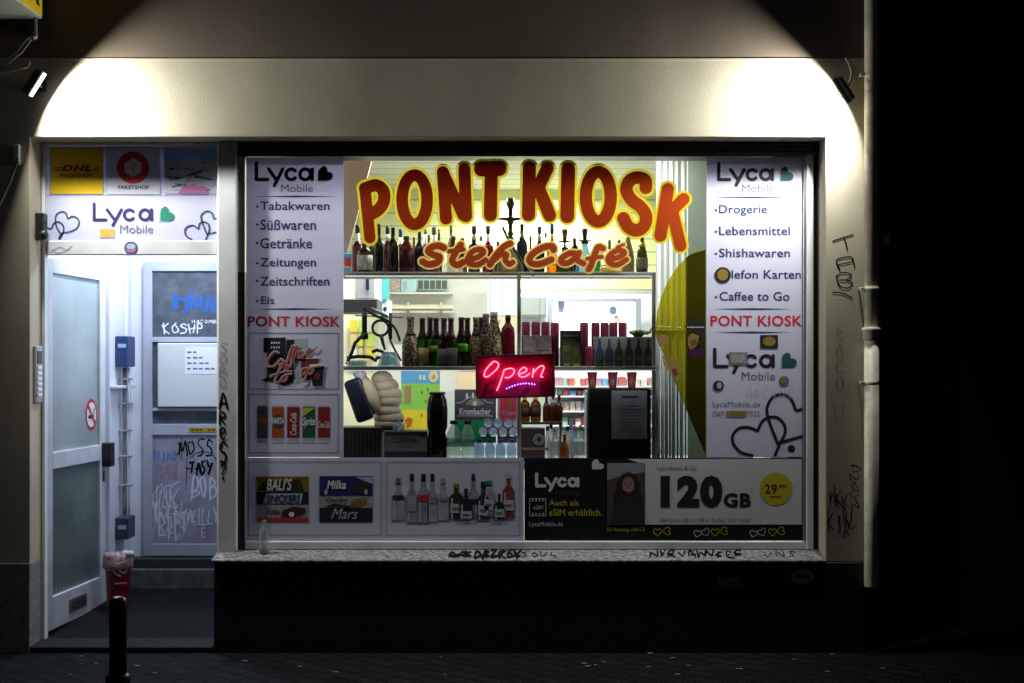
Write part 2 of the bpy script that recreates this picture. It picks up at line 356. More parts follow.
bm = bmesh.new(); pr_ = [(-.022, .503), (-.022, .5168), (.19, .5476), (.30, .5476), (.30, .503)]
f = bm.faces.new([bm.verts.new((-1.668, a, b)) for a, b in pr_]); ex = bmesh.ops.extrude_face_region(bm, geom=[f])
for v in ex['geom']:
    if isinstance(v, bmesh.types.BMVert): v.co.x = xq + .003
bmesh.ops.recalc_face_normals(bm, faces=bm.faces[:]); bmesh.ops.bevel(bm, geom=bm.edges[:], offset=.003, segments=1, affect='EDGES')
m = MB(); m.frombm(bm, sill_stone); sl = m.build("window_sill", B)
g = MB()
def sill_tf(a, b):   # writes on the sill top: a = px along x at y=-.1, b 548..558
    yy = .175 - (b - 548.5) / 9 * .18; return ((a - 512) * (yy + CAMD) / FPX, yy, .52 + .1453 * yy + .0022)
for st in (tagtext("AASCBZREK", 450, 549.6, 524, 555.8, 1.15, jit=.3), tagtext("NORVAWNKES", 650, 549.6, 745, 555, .8, jit=.3), tagtext("SOUL", 522, 550.5, 560, 555, .4, jit=.2), tagtext("VNS", 765, 550, 800, 555, .4, jit=.2)):
    g = MB(); g.strokes(st, 0, spray, .25, tf=sill_tf); g.build("graffiti", sl)
# side returns between window and interior
m = MB(); m.box(-1.665, -1.557, .140, .3, .515, ZS - .001, metal_white, .006)
mp_ = m.build("window_post", B, label="white painted post between door and window with a vertical black tag")
g = MB(); yy = .138
g.strokes(tagtext("A", 219.5, 394, 229.5, 409, .95) + tagtext("R", 219.5, 412, 229, 424, .95) + tagtext("e", 220, 426, 228.5, 439, .95) + tagtext("S", 219.5, 443, 230, 463, .95) + tagtext("?", 221, 462, 229, 479, .95), yy, spray, .3)
g.build("graffiti", mp_); g = MB(); g.strokes(tagtext("SOBO", 220, 343, 228, 390, .25, vertical=True), yy, mat("faded_marker", (.2, .2, .2)), .2); g.build("graffiti", mp_)
m = MB(); m.box(-1.672, -1.60, .24, .34, 0, ZS, metal_white); m.build("inner_post", B)
# roller shutter box + guides
m = MB(); m.box(-1.556, 1.735, .17, .36, PZ(157, .2), ZS - .002, black, .004)
for k in range(3): m.box(-1.556, 1.735, .163, .17, PZ(157, .2) + .012 + k * .024, PZ(157, .2) + .027 + k * .024, dark, .003)
m.build("shutter_box", B)
m = MB(); m.box(PX(237.5, .17), PX(244.5, .17), .17, .30, PZ(272, .17), PZ(157, .17), alu); m.box(PX(237.5, .17), PX(244.5, .17), .175, .30, zs_top, PZ(272, .17), black, .002); m.build("shutter_guide", B)
m = MB(); m.box(PX(806.5, .17), PX(813.5, .17), .17, .30, zs_top, PZ(148, .17), metal_white, .004); m.box(PX(814, .2), PX(819.5, .2), .22, .30, zs_top, ZS - .002, black); m.build("shutter_guide", B)
# threshold, hallway, shop shell
HXS = -2.575   # face of the wall beyond the open leaf
HXL, HXR, HYB = -2.70, -1.675, 1.66
m = MB(); m.box(-2.68, -1.657, -.01, .25, 0, .035, mat("threshold_stone", (.016, .018, .023), .75, noise=(20, .5), spec=.2), .006); m.build("threshold", B)
hallfl = mat("hall_floor_tiles", (.0055, .006, .008), .8, noise=(8, .6), spec=.15)
m = MB(); m.add([(HXL - .1, .25, .034), (HXR + .12, .25, .034), (HXR + .12, HYB + .4, .135), (HXL - .1, HYB + .4, .135)], [[0, 1, 2, 3]], hallfl); m.build("hallway_floor", B)
m = MB(); m.box(-2.90, HXL, .262, HYB + .5, 0, 2.95, white_paint); m.box(HXL, HXS, 1.20, HYB + .06, 0, 2.78, white_paint); m.build("hallway_wall", B)
m = MB(); m.box(HXR, -1.60, .342, HYB + .5, 0, 2.95, white_paint); m.build("hallway_wall", B)
m = MB(); m.box(HXL, HXR, .262, HYB + .5, 2.78, 2.9, white_paint); m.build("hallway_ceiling", B)
m = MB(); m.box(HXL, HXR, HYB + .06, HYB + .3, .0, 2.78, white_paint); m.build("hallway_end_wall", B)
step_m = mat("worn_step_stone", (.10, .10, .105), .7, noise=(14, .5))
m = MB(); m.box(HXL + .001, HXR - .001, HYB - .10, HYB + .06, .08, .235, step_m, .006); m.box(HXL + .001, HXR - .001, HYB - .06, HYB + .06, .237, .30, mat("dark_step_edge", (.025, .025, .03), .7), .004); m.build("step", B)
# shop room shell
SYB, SXR, SCZ = 3.57, 1.50, 3.0
slat = mat("pale_yellow_panelling", (.74, .76, .42), .5)
t = slat.node_tree; tc = t.nodes.new("ShaderNodeTexCoord"); sx = t.nodes.new("ShaderNodeSeparateXYZ"); mm = t.nodes.new("ShaderNodeMath"); mm.operation = 'MULTIPLY'; mm.inputs[1].default_value = 1 / .105
fr = t.nodes.new("ShaderNodeMath"); fr.operation = 'FRACT'; lt = t.nodes.new("ShaderNodeMath"); lt.operation = 'LESS_THAN'; lt.inputs[1].default_value = .09
mc = t.nodes.new("ShaderNodeMixRGB"); mc.inputs[1].default_value = (.78, .79, .36, 1); mc.inputs[2].default_value = (.34, .36, .22, 1)
ad = t.nodes.new("ShaderNodeMath"); ad.operation = 'ADD'
t.links.new(tc.outputs["Object"], sx.inputs[0]); t.links.new(sx.outputs[2], ad.inputs[0]); t.links.new(sx.outputs[1], ad.inputs[1]); t.links.new(ad.outputs[0], mm.inputs[0]); t.links.new(mm.outputs[0], fr.inputs[0]); t.links.new(fr.outputs[0], lt.inputs[0]); t.links.new(lt.outputs[0], mc.inputs[0]); t.links.new(mc.outputs[0], t.nodes["Principled BSDF"].inputs["Base Color"])
ceil_m = slat.copy(); ceil_m.name = "cream_ceiling_boards"; MATS["ceil"] = ceil_m
for n in ceil_m.node_tree.nodes:
    if n.type == 'MIX_RGB': n.inputs[1].default_value = (.80, .78, .62, 1); n.inputs[2].default_value = (.40, .38, .30, 1)
    if n.type == 'MATH' and n.operation == 'MULTIPLY': n.inputs[1].default_value = 1 / .3
m = MB(); m.box(-1.60, SXR, SYB, SYB + .1, 2.2, SCZ, slat); m.build("room_panelling", B)
m = MB(); m.box(-1.60, SXR, SYB + .02, SYB + .1, 0, 2.198, mat("shop_wall_paint", (.78, .80, .80), .7)); m.build("room_wall", B)
m = MB(); m.box(SXR, SXR + .1, .35, SYB + .1, 0, SCZ, mat("shop_side_wall", (.60, .64, .60), .7)); m.build("room_wall", B)
m = MB(); m.box(-1.60, SXR + .1, .362, SYB + .1, SCZ, SCZ + .08, ceil_m); m.build("room_ceiling", B)
m = MB(); m.box(-1.60, SXR + .1, .34, SYB + .1, -.02, .02, mat("shop_floor_tiles", (.25, .24, .22), .4)); m.build("room_floor", B)
m = MB(); m.box(1.72, XR, .262, .6, 0, 4.6, dark); m.build("rear_wall", B)
m = MB(); m.box(XL, -2.91, .262, .6, 0, 4.6, dark); m.build("rear_wall", B)
m = MB(); m.box(XL, XR, .262, 4.2, 3.12, 3.2, dark); m.build("floor_slab", B)
m = MB(); m.box(PX(688, .95), SXR, .95, 1.0, .021, SCZ - .001, mat("grey_green_partition", (.20, .24, .21), .6)); m.build("partition", B)

# neighbour in the dark on the right, and a low wall of dark on the far left
N = thing("neighbour_building", "almost black unlit house front beyond the drainpipe on the right", "building", (4.2, 1.2, 0))
nm = mat("very_dark_render", (.03, .03, .032), .9, noise=(4, .4))  # very dark, slightly uneven render colour
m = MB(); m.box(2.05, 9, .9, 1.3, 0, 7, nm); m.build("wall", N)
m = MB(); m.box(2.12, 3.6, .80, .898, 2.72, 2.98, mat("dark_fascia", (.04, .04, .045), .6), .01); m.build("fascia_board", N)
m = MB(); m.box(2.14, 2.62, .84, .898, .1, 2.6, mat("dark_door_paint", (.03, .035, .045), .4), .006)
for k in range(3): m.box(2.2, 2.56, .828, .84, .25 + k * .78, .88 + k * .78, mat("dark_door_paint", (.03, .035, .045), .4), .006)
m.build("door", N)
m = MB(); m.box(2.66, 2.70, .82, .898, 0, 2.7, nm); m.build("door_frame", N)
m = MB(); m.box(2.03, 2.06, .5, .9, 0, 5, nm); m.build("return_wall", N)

# ================================================================== shop window
W = thing("shop_window", "wide shop window covered with white printed foils around lit display shelves", "window", (.1, .22, zs_top))
YG = .2
wx0, wx1 = PX(245.5, YG), PX(806, YG)
wz0, wz1 = PZ(546, YG), PZ(157, YG)
m = MB(); m.box(wx0 + .02, wx1 - .01, YG, YG + .008, wz0 + .03, wz1, pane); m.build("glass_pane", W)
m = MB(); m.box(wx0, wx1 + .005, .18, .245, zs_top + .001, PZ(541, .2), metal_white, .004); m.box(PX(803, .19), wx1 + .004, .18, .245, PZ(541, .2), wz1, alu, .002)
m.build("frame", W)
yf = .1965
def panel(name, x0, y0, x1, y1, mt=foil, label=None):
    q = MB(); q.box(PX(x0, yf), PX(x1, yf), yf, YG - .0008, PZ(y1, yf), PZ(y0, yf), mt); return q.build(name, W, label=label)
y1_, y2_, y3_, y4_ = yf - .0012, yf - .0024, yf - .0036, yf - .0048
def rule(q, x0, x1, yc, y):   # a line swelling in the middle
    q.poly([(x0, yc), ((x0 + x1) / 2, yc - .9), (x1, yc), ((x0 + x1) / 2, yc + .9)], y, navy)
def bullets(q, items, xb, y):
    for s_, box in items:
        q.text(s_, *box, y, navy, .013); 
        q.ell(xb, (box[1] + box[3]) / 2 + (.8 if box[3] - box[1] < 9.2 else -.3), 1.25, 1.25, y, navy, 12)
gpr = mat("pale_grey_print", (.42, .44, .55))
# ---- left foil
pl = panel("printed_foil", 246.2, 157.3, 343.5, 457.2, label="tall left foil listing tobacco, sweets, drinks and papers")
q = MB(); lyca(q, 254.5, 161, 314, 181.4, 2.35, y1_, ink, teal_p, 319.5, 166, 333, 180.4, (281, 184.5, 313, 192.2), gpr, thin_ink)
rule(q, 252, 340, 196.5, y1_); rule(q, 250, 338, 309, y1_)
bullets(q, [("Tabakwaren", (260.3, 201.5, 329.6, 210.2)), ("Süßwaren", (260.3, 219.5, 316, 230.2)), ("Getränke", (260.3, 238, 312, 248.6)), ("Zeitungen", (260.3, 257.8, 316, 269.3)), ("Zeitschriften", (260.3, 276.5, 329.3, 285.8)), ("Eis", (261, 296.3, 274.3, 304.2))], 257.2, y1_)
q.text("PONT KIOSK", 247.8, 316.2, 340.5, 326.8, y1_, red_p, .022)
q.frame(248.5, 332.8, 338.5, 389.4, .7, y1_, thin_ink); q.frame(248.5, 394, 338.5, 453, .7, y1_, thin_ink)
q.build("lettering", pl)
C = lambda pts: [(245 + a / 5.69, 330 + b / 5.69) for a, b in pts]
q = MB()
cup_r = mat("maroon_print", (.16, .015, .03)); gpr = mat("pale_grey_print", (.42, .44, .55)); brown_p = mat("brown_print", (.10, .04, .02))
q.poly(C([(105, 45), (232, 42), (232, 128), (105, 130)]), y1_, ink); q.poly(C([(125, 130), (275, 128), (278, 300), (225, 318), (125, 290)]), y1_, ink); q.poly(C([(235, 55), (280, 55), (280, 128), (235, 128)]), y1_, ink)
q.poly(C([(90, 285), (125, 270), (125, 300)]), y1_, ink); q.poly(C([(282, 50), (355, 50), (355, 85), (315, 300), (282, 300)]), y1_, gpr)
for a in range(4): q.rect(*C([(148 + a * 14, 68)])[0], *C([(156 + a * 14, 78)])[0], y2_, white_p); q.rect(*C([(148 + a * 14, 94)])[0], *C([(155 + a * 14, 104)])[0], y2_, white_p)
q.poly(C([(315, 160), (418, 158), (405, 280), (330, 290)]), y2_, cup_r); q.poly(C([(318, 150), (415, 146), (422, 162), (312, 165)]), y3_, white_p)
q.poly(C([(370, 205), (452, 200), (440, 318), (385, 320)]), y3_, ink); q.poly(C([(368, 196), (452, 190), (456, 204), (365, 210)]), y4_, white_p); q.ell(*C([(410, 262)])[0], 3.2, 3.8, y4_, cup_r, 16)
scr = [sp(C([(190, 130), (165, 125), (130, 170), (135, 205), (165, 205), (195, 175)]), .62), sp(C([(205, 170), (190, 185), (205, 200), (220, 180), (205, 165)]), .6), sp(C([(195, 225), (230, 190), (280, 105), (270, 92), (250, 140), (228, 222), (240, 200)]), .6),
       sp(C([(240, 222), (270, 180), (300, 100), (292, 92), (272, 140), (258, 210)]), .6), sp(C([(290, 150), (325, 130), (318, 118), (300, 140), (310, 158), (340, 140), (375, 115), (365, 105), (348, 125), (360, 142), (408, 96)]), .6),
       sp(C([(145, 262), (215, 240), (262, 235)]), .6), sp(C([(200, 215), (180, 260), (170, 295), (190, 298), (215, 265)]), .6), sp(C([(225, 260), (208, 282), (225, 292), (240, 268), (225, 258), (262, 250)]), .6),
       sp(C([(350, 218), (325, 225), (322, 255), (345, 240), (355, 215), (340, 280), (318, 298)]), .6), sp(C([(375, 218), (358, 235), (372, 250), (388, 228), (376, 216), (430, 205)]), .6)]
q.strokes([[(a, b, c + .55) for a, b, c in p] for p in scr], y4_ - .0012, white_p, .25); q.strokes(scr, y4_ - .0024, mat("coral_print", (.48, .10, .09)), .22)
q.build("coffee_picture", pl)
q = MB()
for (a, b, c1, c2) in [(257, 268, mat('steel_can_print', (.16, .16, .19), noise=(90, .4)), thin_ink), (272, 284, mat("orange_can_print", (.42, .075, .008), noise=(90, .4)), teal_p), (287, 299.5, mat('red_can_print', (.26, .008, .012), noise=(90, .4)), red_p), (302.5, 315, mat('green_can_print', (.008, .10, .05), noise=(90, .4)), mat("lime_print", (.42, .5, .02))), (318, 330, MATS['red_can_print'], red_p)]:
    q.rect(a, 407, b, 438, y1_, c1); q.poly([(a, 407), (a + 1.3, 405.3), (b - 1.3, 405.3), (b, 407)], y1_, gpr); q.poly([(a, 438), (b, 438), (b - 1.2, 439.7), (a + 1.2, 439.7)], y1_, gpr); q.rect(a + .4, 440.4, b - .4, 443, y1_, mat("lavender_grey_print", (.50, .49, .56)))
q.ell(262.5, 421, 4.6, 3.6, y2_, mat("orange_print", (.6, .13, .01)), 16); q.rect(257.2, 406.8, 267.8, 412, y2_, thin_ink); q.rect(257.2, 430, 267.8, 436, y2_, thin_ink)
q.ell(278, 421, 5.6, 6.5, y2_, teal_p, 18); q.text("FANTA", 272.2, 417.5, 283.8, 424, y3_, white_p, .04); q.poly([(302.5, 408), (315, 408), (302.5, 417)], y2_, mat("lime_print", (.42, .5, .02)))
def vert_tf(y, cx, cy): return lambda a, b: (PX(cx + b, y), y, PZ(cy - a, y))
q.text("Coca-Cola", -11, -3.2, 11, 3.2, y2_, white_p, .01, .3, tf=vert_tf(y2_, 293.3, 424)); q.text("Sprite", 302.7, 417, 314.8, 428, y3_, white_p, .02, .3); q.text("Coca-Cola", 318.4, 421, 329.6, 428, y2_, white_p, .01, .3)
q.build("drink_can_picture", pl)
# ---- right foil
pr = panel("printed_foil", 706.6, 157.3, 802.7, 457.0, label="tall right foil listing toiletries, food and phone cards, with stickers over it")
q = MB(); lyca(q, 717, 162, 774, 181.4, 2.3, y1_, ink, teal_p, 780.5, 166.5, 793.5, 181, (742, 184.5, 774, 192.2), gpr, thin_ink)
rule(q, 712, 792, 197.3, y1_); rule(q, 712, 792, 309, y1_); rule(q, 712, 792, 332.3, y1_)
bullets(q, [("Drogerie", (719, 205, 767, 216)), ("Lebensmittel", (719, 226.5, 790, 235.3)), ("Shishawaren", (719, 248.5, 790, 257.3)), ("Caffee to Go", (719.6, 291.8, 789.5, 300.8))], 716, y1_)
q.text("lefon Karten", 731.5, 270, 801, 278.8, y1_, navy, .013); q.text("PONT KIOSK", 710.5, 315.5, 802.4, 326.3, y1_, red_p, .022)
lyca(q, 713, 347.6, 775, 368.3, 2.35, y1_, ink, teal_p, 782, 352.5, 797, 367.3, (741.6, 372, 775, 380.3), gpr, thin_ink)
q.text("LycaMobile.de", 712.7, 401.5, 760, 408.6, y1_, thin_ink); q.text("069", 712.7, 411, 724, 416.5, y1_, thin_ink); q.text("7322", 746.8, 411, 760, 416.5, y1_, thin_ink)
H7 = lambda pts: [(640 + a / 5.12, 330 + b / 5.12) for a, b in pts]
q.strokes([sp(H7([(828, 405), (800, 412), (785, 375), (760, 342), (720, 330), (675, 350), (650, 405), (662, 470), (705, 582)]), 1.55), ln(H7([(705, 580), (828, 546)]), 1.55),
           sp(H7([(575, 642), (520, 628), (482, 590), (474, 545), (500, 508), (540, 498), (575, 505), (602, 518)]), 1.55), sp(H7([(602, 518), (625, 470), (660, 448), (705, 450), (738, 485), (742, 530), (715, 585), (692, 640)]), 1.55)], y1_, ink, .35)
q.ell(*H7([(775, 608)])[0], 3.8, 3.8, y1_, ink, 20); q.build("lettering", pr)
q = MB(); stk_b = mat("gold_sticker_art", (.30, .20, .02), noise=(220, .8))
q.ell(722.7, 275.3, 8.2, 8.2, y2_, ink); q.ell(722.7, 274.8, 5.6, 5.9, y3_, stk_b, 14); q.rect(760.2, 335, 778, 348.6, y2_, ink); q.ell(769.3, 341.5, 6.8, 5, y3_, stk_b, 9)
q.rect(729, 352.3, 747.5, 365.3, y2_, mat("grey_sticker", (.22, .22, .23), noise=(150, .5))); q.rect(731, 354, 745.6, 363.4, y3_, mat("grey_sticker_art", (.35, .35, .36), noise=(200, .6)))
q.ell(718.5, 386, 5.5, 5.5, y2_, ink, 20); q.ell(719.3, 385.5, 2.6, 3.6, y3_, gpr, 8); q.ell(784, 381.2, 5.2, 5.2, y2_, thin_ink, 20); q.ell(783, 381, 3, 3.2, y3_, stk_b, 7); q.rect(726.3, 410.9, 746.5, 416.8, y2_, mat("tape_brown", (.30, .19, .07), noise=(90, .4)))
q.strokes(tagtext("ARCVNE", 746, 389, 797, 398, .22), y2_, mat("worn_grey_mark", (.45, .44, .5)), .2)
q.build("sticker", pr)
# ---- lower left foil
pb = panel("printed_foil", 246.2, 457.7, 523.8, 541, label="low foil picturing chocolate bars and a row of spirit bottles")
q = MB(); q.frame(248.3, 461.6, 381.5, 535.5, .6, y1_, thin_ink); q.frame(386.3, 461.6, 520.3, 535.5, .6, y1_, thin_ink); q.build("picture_frame_line", pb)
q = MB(); gold_p = mat("ochre_print", (.26, .155, .015), noise=(70, .7)); dkblue = mat("deep_blue_print", (.012, .022, .14), noise=(60, .5)); choc = mat("chocolate_print", (.03, .017, .014))
def wrap(x0, y0, x1, y1, c):
    n = 10; L = [(x0 + (.7 if i % 2 else 0), y0 + (y1 - y0) * i / n) for i in range(n + 1)]; Rr = [(x1 - (.7 if i % 2 else 0), y1 - (y1 - y0) * i / n) for i in range(n + 1)]
    q.poly(Rr + L, y1_, c)
wrap(256, 476.5, 309, 491.2, gold_p); wrap(256, 491.8, 309, 504.5, ink); wrap(256, 505, 309, 522.5, mat("bar_wrapper_white", (.36, .35, .39), noise=(80, .5)))
q.poly([(262, 482), (300, 479), (304, 491), (259, 491)], y2_, choc); q.text("BALI'S", 266.5, 478.5, 292, 490.5, y3_, white_p, .02, .25)
q.poly([(266, 493.5), (303, 493.5), (301, 503.5), (263, 503.5)], y2_, gpr); q.text("SNICKERS", 267, 494.6, 300, 502.6, y3_, dkblue, .03, .2)
q.poly([(281, 517), (283, 510), (294, 506.5), (305, 508), (306, 513), (295, 517.5)], y2_, choc); q.ell(291.5, 514.5, 2.8, 2.5, y3_, white_p, 14)
q.text("Kinder", 267.5, 508, 280.5, 515, y2_, dkblue, .01); q.rect(256.6, 517.6, 308.4, 521, y2_, red_p)
wrap(319, 476, 373, 496, dkblue); q.poly([(351, 492), (355, 484), (364, 480), (370, 486), (367, 494)], y2_, choc); q.poly([(356, 477), (372.4, 477), (372.4, 484), (362, 480)], y2_, lblue_p); q.text("Milka", 327, 480.5, 346, 489, y3_, white_p, .03, .2); q.ell(326, 492, 1.7, 3, y2_, gpr, 12); q.ell(366, 492, 1.7, 3, y3_, gpr, 12)
wrap(319, 496.6, 373, 507.5, mat("bar_wrapper_white", (.36, .35, .39), noise=(80, .5))); q.text("Country", 326, 497.5, 348, 503.5, y2_, ink, .02, .25); q.poly([(350, 505), (354, 499), (366, 497.4), (366, 503), (358, 507)], y2_, gold_p); q.poly([(324, 507), (334, 503.4), (352, 506), (350, 508)], y2_, choc)
wrap(319, 507.8, 373, 522.5, ink); q.text("Mars", 331, 508.5, 358, 519, y2_, gpr, .0, .4)
q.build("chocolate_bar_picture", pb)
q = MB(); Bq = lambda a: 370 + a / 6.02; By = lambda b: 440 + b / 6.02
def fb(cx, yt, yb, w, c, cap, lab, sh=.45, nw=.32, y=None):
    y = y or y1_; x = Bq(cx); w = w / 6.02; t0, t1 = By(yt), By(yb); H = t1 - t0; n = w * nw
    q.poly([(x - n, t0 + H * .12), (x + n, t0 + H * .12), (x + n, t0 + H * sh * .7), (x + w, t0 + H * sh), (x + w, t1 - .5), (x + w * .8, t1), (x - w * .8, t1), (x - w, t1 - .5), (x - w, t0 + H * sh), (x - n, t0 + H * sh * .7)], y, c)
    q.rect(x - n * 1.15, t0, x + n * 1.15, t0 + H * .16, y, cap)
    q.rect(x - w * .72, t0 + H * (sh + .04), x - w * .5, t1 - 1.2, y - .0006, mat('bottle_sheen_print', (.50, .50, .56))); q.rect(x - w, t1 - 1.6, x + w, t1 - .7, y - .0008, thin_ink)
    if lab:
        q.rect(x - w * .86, t0 + H * lab[1], x + w * .86, t0 + H * lab[2], y - .0012, lab[0]); a_ = t0 + H * (lab[1] + lab[2]) / 2
        if lab[0] is gpr: q.rect(x - w * .6, a_ - .9, x + w * .6, a_, y - .002, thin_ink); q.rect(x - w * .45, a_ + .8, x + w * .45, a_ + 1.4, y - .002, thin_ink)
clr = mat("clear_bottle_print", (.36, .36, .44), noise=(22, .35)); cl2 = mat("clear_bottle_print_shade", (.27, .28, .37), noise=(22, .4)); dkg = mat("dark_green_print", (.02, .05, .025))
fb(170, 228, 490, 40, clr, thin_ink, (navy, .40, .5)); fb(252, 203, 505, 32, cl2, ink, (clr, .45, .75)); fb(322, 203, 505, 36, cl2, ink, (red_p, .42, .55), .38); fb(376, 203, 500, 30, clr, ink, (cl2, .46, .6)); fb(440, 230, 490, 32, clr, clr, (cl2, .46, .52))
fb(622, 203, 475, 30, cl2, navy, (navy, .56, .66)); fb(520, 262, 485, 42, choc, gold_p, (gpr, .55, .8), .35); fb(716, 245, 468, 34, clr, green_p, (gpr, .5, .8), .35, .5); fb(578, 292, 488, 40, ink, ink, (gpr, .70, .92), .45, .25, y3_)
fb(682, 250, 490, 38, dkg, choc, (gpr, .6, .85), .45); fb(835, 198, 480, 36, mat("rose_bottle_print", (.24, .05, .045), noise=(50, .5)), gpr, (gpr, .58, .8), .38); fb(778, 325, 490, 32, ink, ink, (gpr, .55, .85), .4, .25, y3_)
q.build("spirit_bottle_picture", pb)
# ---- lower right advert
blk = mat("black_advert_foil", (.012, .012, .014), .3)
pa = panel("advert_foil", 524.4, 458, 802.7, 540.5, blk, label="black and white phone advert foil in the lower right of the window")
q = MB(); dim_w = mat("dim_white_print", (.62, .62, .65))
q.poly([(627, 459), (802, 459), (802, 524.5), (645, 524.5), (645, 464.5)], y1_, mat("advert_white_foil", (.60, .59, .66), .4))
lyca(q, 535, 472.4, 579.4, 487.4, 2.1, y1_, dim_w, None, 0, 0, 1, 1, (556, 490.8, 579.5, 495.3), None, mat("dull_navy_print", (.03, .03, .09)))
q.poly(heart_pts(592, 459.3, 604, 469.3), y1_, dim_w)
q.frame(529.2, 498.3, 546.2, 516.2, .8, y1_, gpr)
for k in range(4): q.rect(532 + k * 3.4, 499, 533.4 + k * 3.4, 501.5, y2_, gpr); q.rect(532 + k * 3.4, 513, 533.4 + k * 3.4, 515.6, y2_, gpr)
q.text("eSIM", 533, 505.5, 543, 509.5, y1_, gpr, .01)
ylw = mat("dull_yellow_print", (.42, .36, .04))
q.text("Auch als", 549, 499.8, 578.8, 505.8, y1_, ylw, .012); q.text("eSIM erhältlich.", 549, 509, 602, 515.9, y1_, ylw, .012); q.text("LycaMobile.de", 529.2, 521.8, 563, 527.6, y1_, gpr, .006); q.text("EU Roaming GRATIS", 607.2, 527.3, 644.8, 532.3, y1_, ylw, .01)
q.text("Lyca Home & Go", 657.5, 465.8, 696.5, 471.3, y2_, thin_ink); q.text("120", 660.8, 475.4, 722.6, 507.8, y2_, ink, .065); q.text("GB", 723.8, 493, 751, 507.4, y2_, ink, .04); q.text("'", 751.5, 489.5, 752.3, 492, y2_, ink)
q.ell(776, 489, 16.4, 16.4, y2_, mat("yellow_price_disc", (.50, .40, .015)), 40); q.text("29", 764.8, 484, 777, 493.2, y3_, ink, .0); q.text(",99€", 778, 484, 787.5, 489, y3_, ink, 0); q.rect(769.5, 496, 781.5, 496.8, y3_, ink)
q.text("240 Cent 20€ im 500 u. Tarifen TOP TARIF", 660, 518, 751, 521.8, y2_, thin_ink)
def hrt(cx, cy, s_, rot=0):
    P = [(0, 1), (-.9, .1), (-.85, -.6), (-.4, -.8), (0, -.4), (.4, -.8), (.85, -.6), (.9, .1), (0, 1)]
    return sp([(cx + s_ * (a * math.cos(rot) - b * math.sin(rot)), cy + s_ * (a * math.sin(rot) + b * math.cos(rot)), .38) for a, b in P], n=3)
q.strokes([hrt(x, 532, 4) for x in (657.5, 715)] + [hrt(x + .0, 532, 4) for x in (772.5,)] + [hrt(x, 531, 4, 1.4) for x in (667, 724, 781)], y1_, ylw, .25)
q.strokes([hrt(697.5, 533.5, 3.8, .3), hrt(705.5, 532, 4, -.5), hrt(753.5, 533.5, 3.8, .3), hrt(762, 532, 4, -.5)], y1_, gpr, .25)
q.build("lettering", pa)
q = MB()
q.rect(607.2, 463, 644.2, 525, y1_, mat("sky_grey_print", (.26, .25, .29))); q.poly([(607.2, 480), (618, 477), (644.2, 472), (644.2, 525), (607.2, 525)], y2_, mat("dusk_brown_print", (.06, .045, .042)))
q.poly([(613, 512), (616, 505), (613.5, 497), (617, 490), (617.5, 481), (622, 474.5), (628.5, 472), (635.5, 475), (639.5, 483), (639, 491), (643, 499), (640.5, 506), (643, 513), (636, 511), (628, 513), (620, 510)], y3_, mat("dark_hair_print", (.015, .010, .010)))
q.ell(628.2, 485, 6.2, 8.4, y4_, mat("face_print", (.27, .15, .115))); q.poly([(610, 525), (613, 513), (621, 503), (626, 497), (631, 497), (636, 503), (643, 512), (644, 525)], y4_, mat("scarf_print", (.02, .018, .02)))
q.ell(625.3, 483, 1, .55, y4_ - .0012, ink, 10); q.ell(631, 483, 1, .55, y4_ - .0012, ink, 10); q.ell(628.2, 490.2, 2.4, .45, y4_ - .002, dim_w, 12); q.ell(628.2, 490, 2.9, 1.05, y4_ - .0012, mat("lip_print", (.16, .05, .05)), 12); q.ell(628.2, 486.6, .9, .5, y4_ - .0012, mat("dusk_brown_print", (.06, .045, .042)), 10)
q.build("portrait_picture", pa, label="printed photograph of a smiling person with long dark hair and dark scarf")
# ---- yellow film
yel_film = glassy("yellow_film", (.48, .42, .03), .55, .1, (.30, .25, .012))
q = MB()
E = [(705.9, 249.5), (697, 251), (687, 257), (677, 267), (668, 281), (661, 297), (657, 313), (655.5, 328), (656, 337), (705.9, 456)]
q.poly(E, YG - .002, yel_film); yf_ = q.build("yellow_film", W, label="translucent yellow film with a rounded top and slanting lower edge")
q = MB(); dk = glassy('dark_olive_film', (.22, .20, .05), .55, .1, (.055, .050, .008)); q.poly([(686, 257.5), (691, 254), (705.6, 249.8), (705.6, 455), (686, 409)], YG - .0028, dk); q.build('dark_half', yf_)  # dark olive layer over the right part of the film
q = MB(); skin = vinyl("printed_skin", (.52, .30, .16), .45); skin2 = vinyl("printed_skin_shade", (.26, .14, .07), .4)
q.poly([(657.5, 337), (664, 334.5), (668, 337), (667, 343.5), (662, 346), (659, 343)], YG - .0035, skin)
q.poly([(662, 356), (666, 353.5), (671, 358), (677, 364), (680, 371), (681, 378), (676, 381), (670, 373), (664, 366)], YG - .0035, skin); q.poly([(672, 369), (676, 368), (678, 374), (675, 377)], YG - .0047, skin2)
q.poly([(688, 337), (692, 333), (699, 336), (698, 341), (696, 346), (691, 350), (688, 345)], YG - .0035, skin); q.poly([(691, 340), (697, 339), (696, 344), (691, 346)], YG - .0047, skin2)
q.poly([(689, 350), (699, 347), (704, 352), (703, 357), (690, 359)], YG - .0035, vinyl("printed_purple_scarf", (.09, .02, .08), .3))
q.poly([(704.8, 320), (704.8, 344), (697, 333), (684, 327), (694, 318)], YG - .0035, mat("dark_hair_print", (.015, .010, .010)))
q.build("film_picture", yf_)
q = MB()
for k in range(11):
    x = 656 + k * 2.3 + (6 if k > 6 else 0); q.ell(x + (8 if k > 8 else 0), 326 + .15 * k, .85, .6, YG - .0035, white_p, 10)
for k in range(8): q.ell(688 + k * 2.2, 327.2, .85, .6, YG - .0047, white_p, 10)
q.build("dotted_line", yf_)
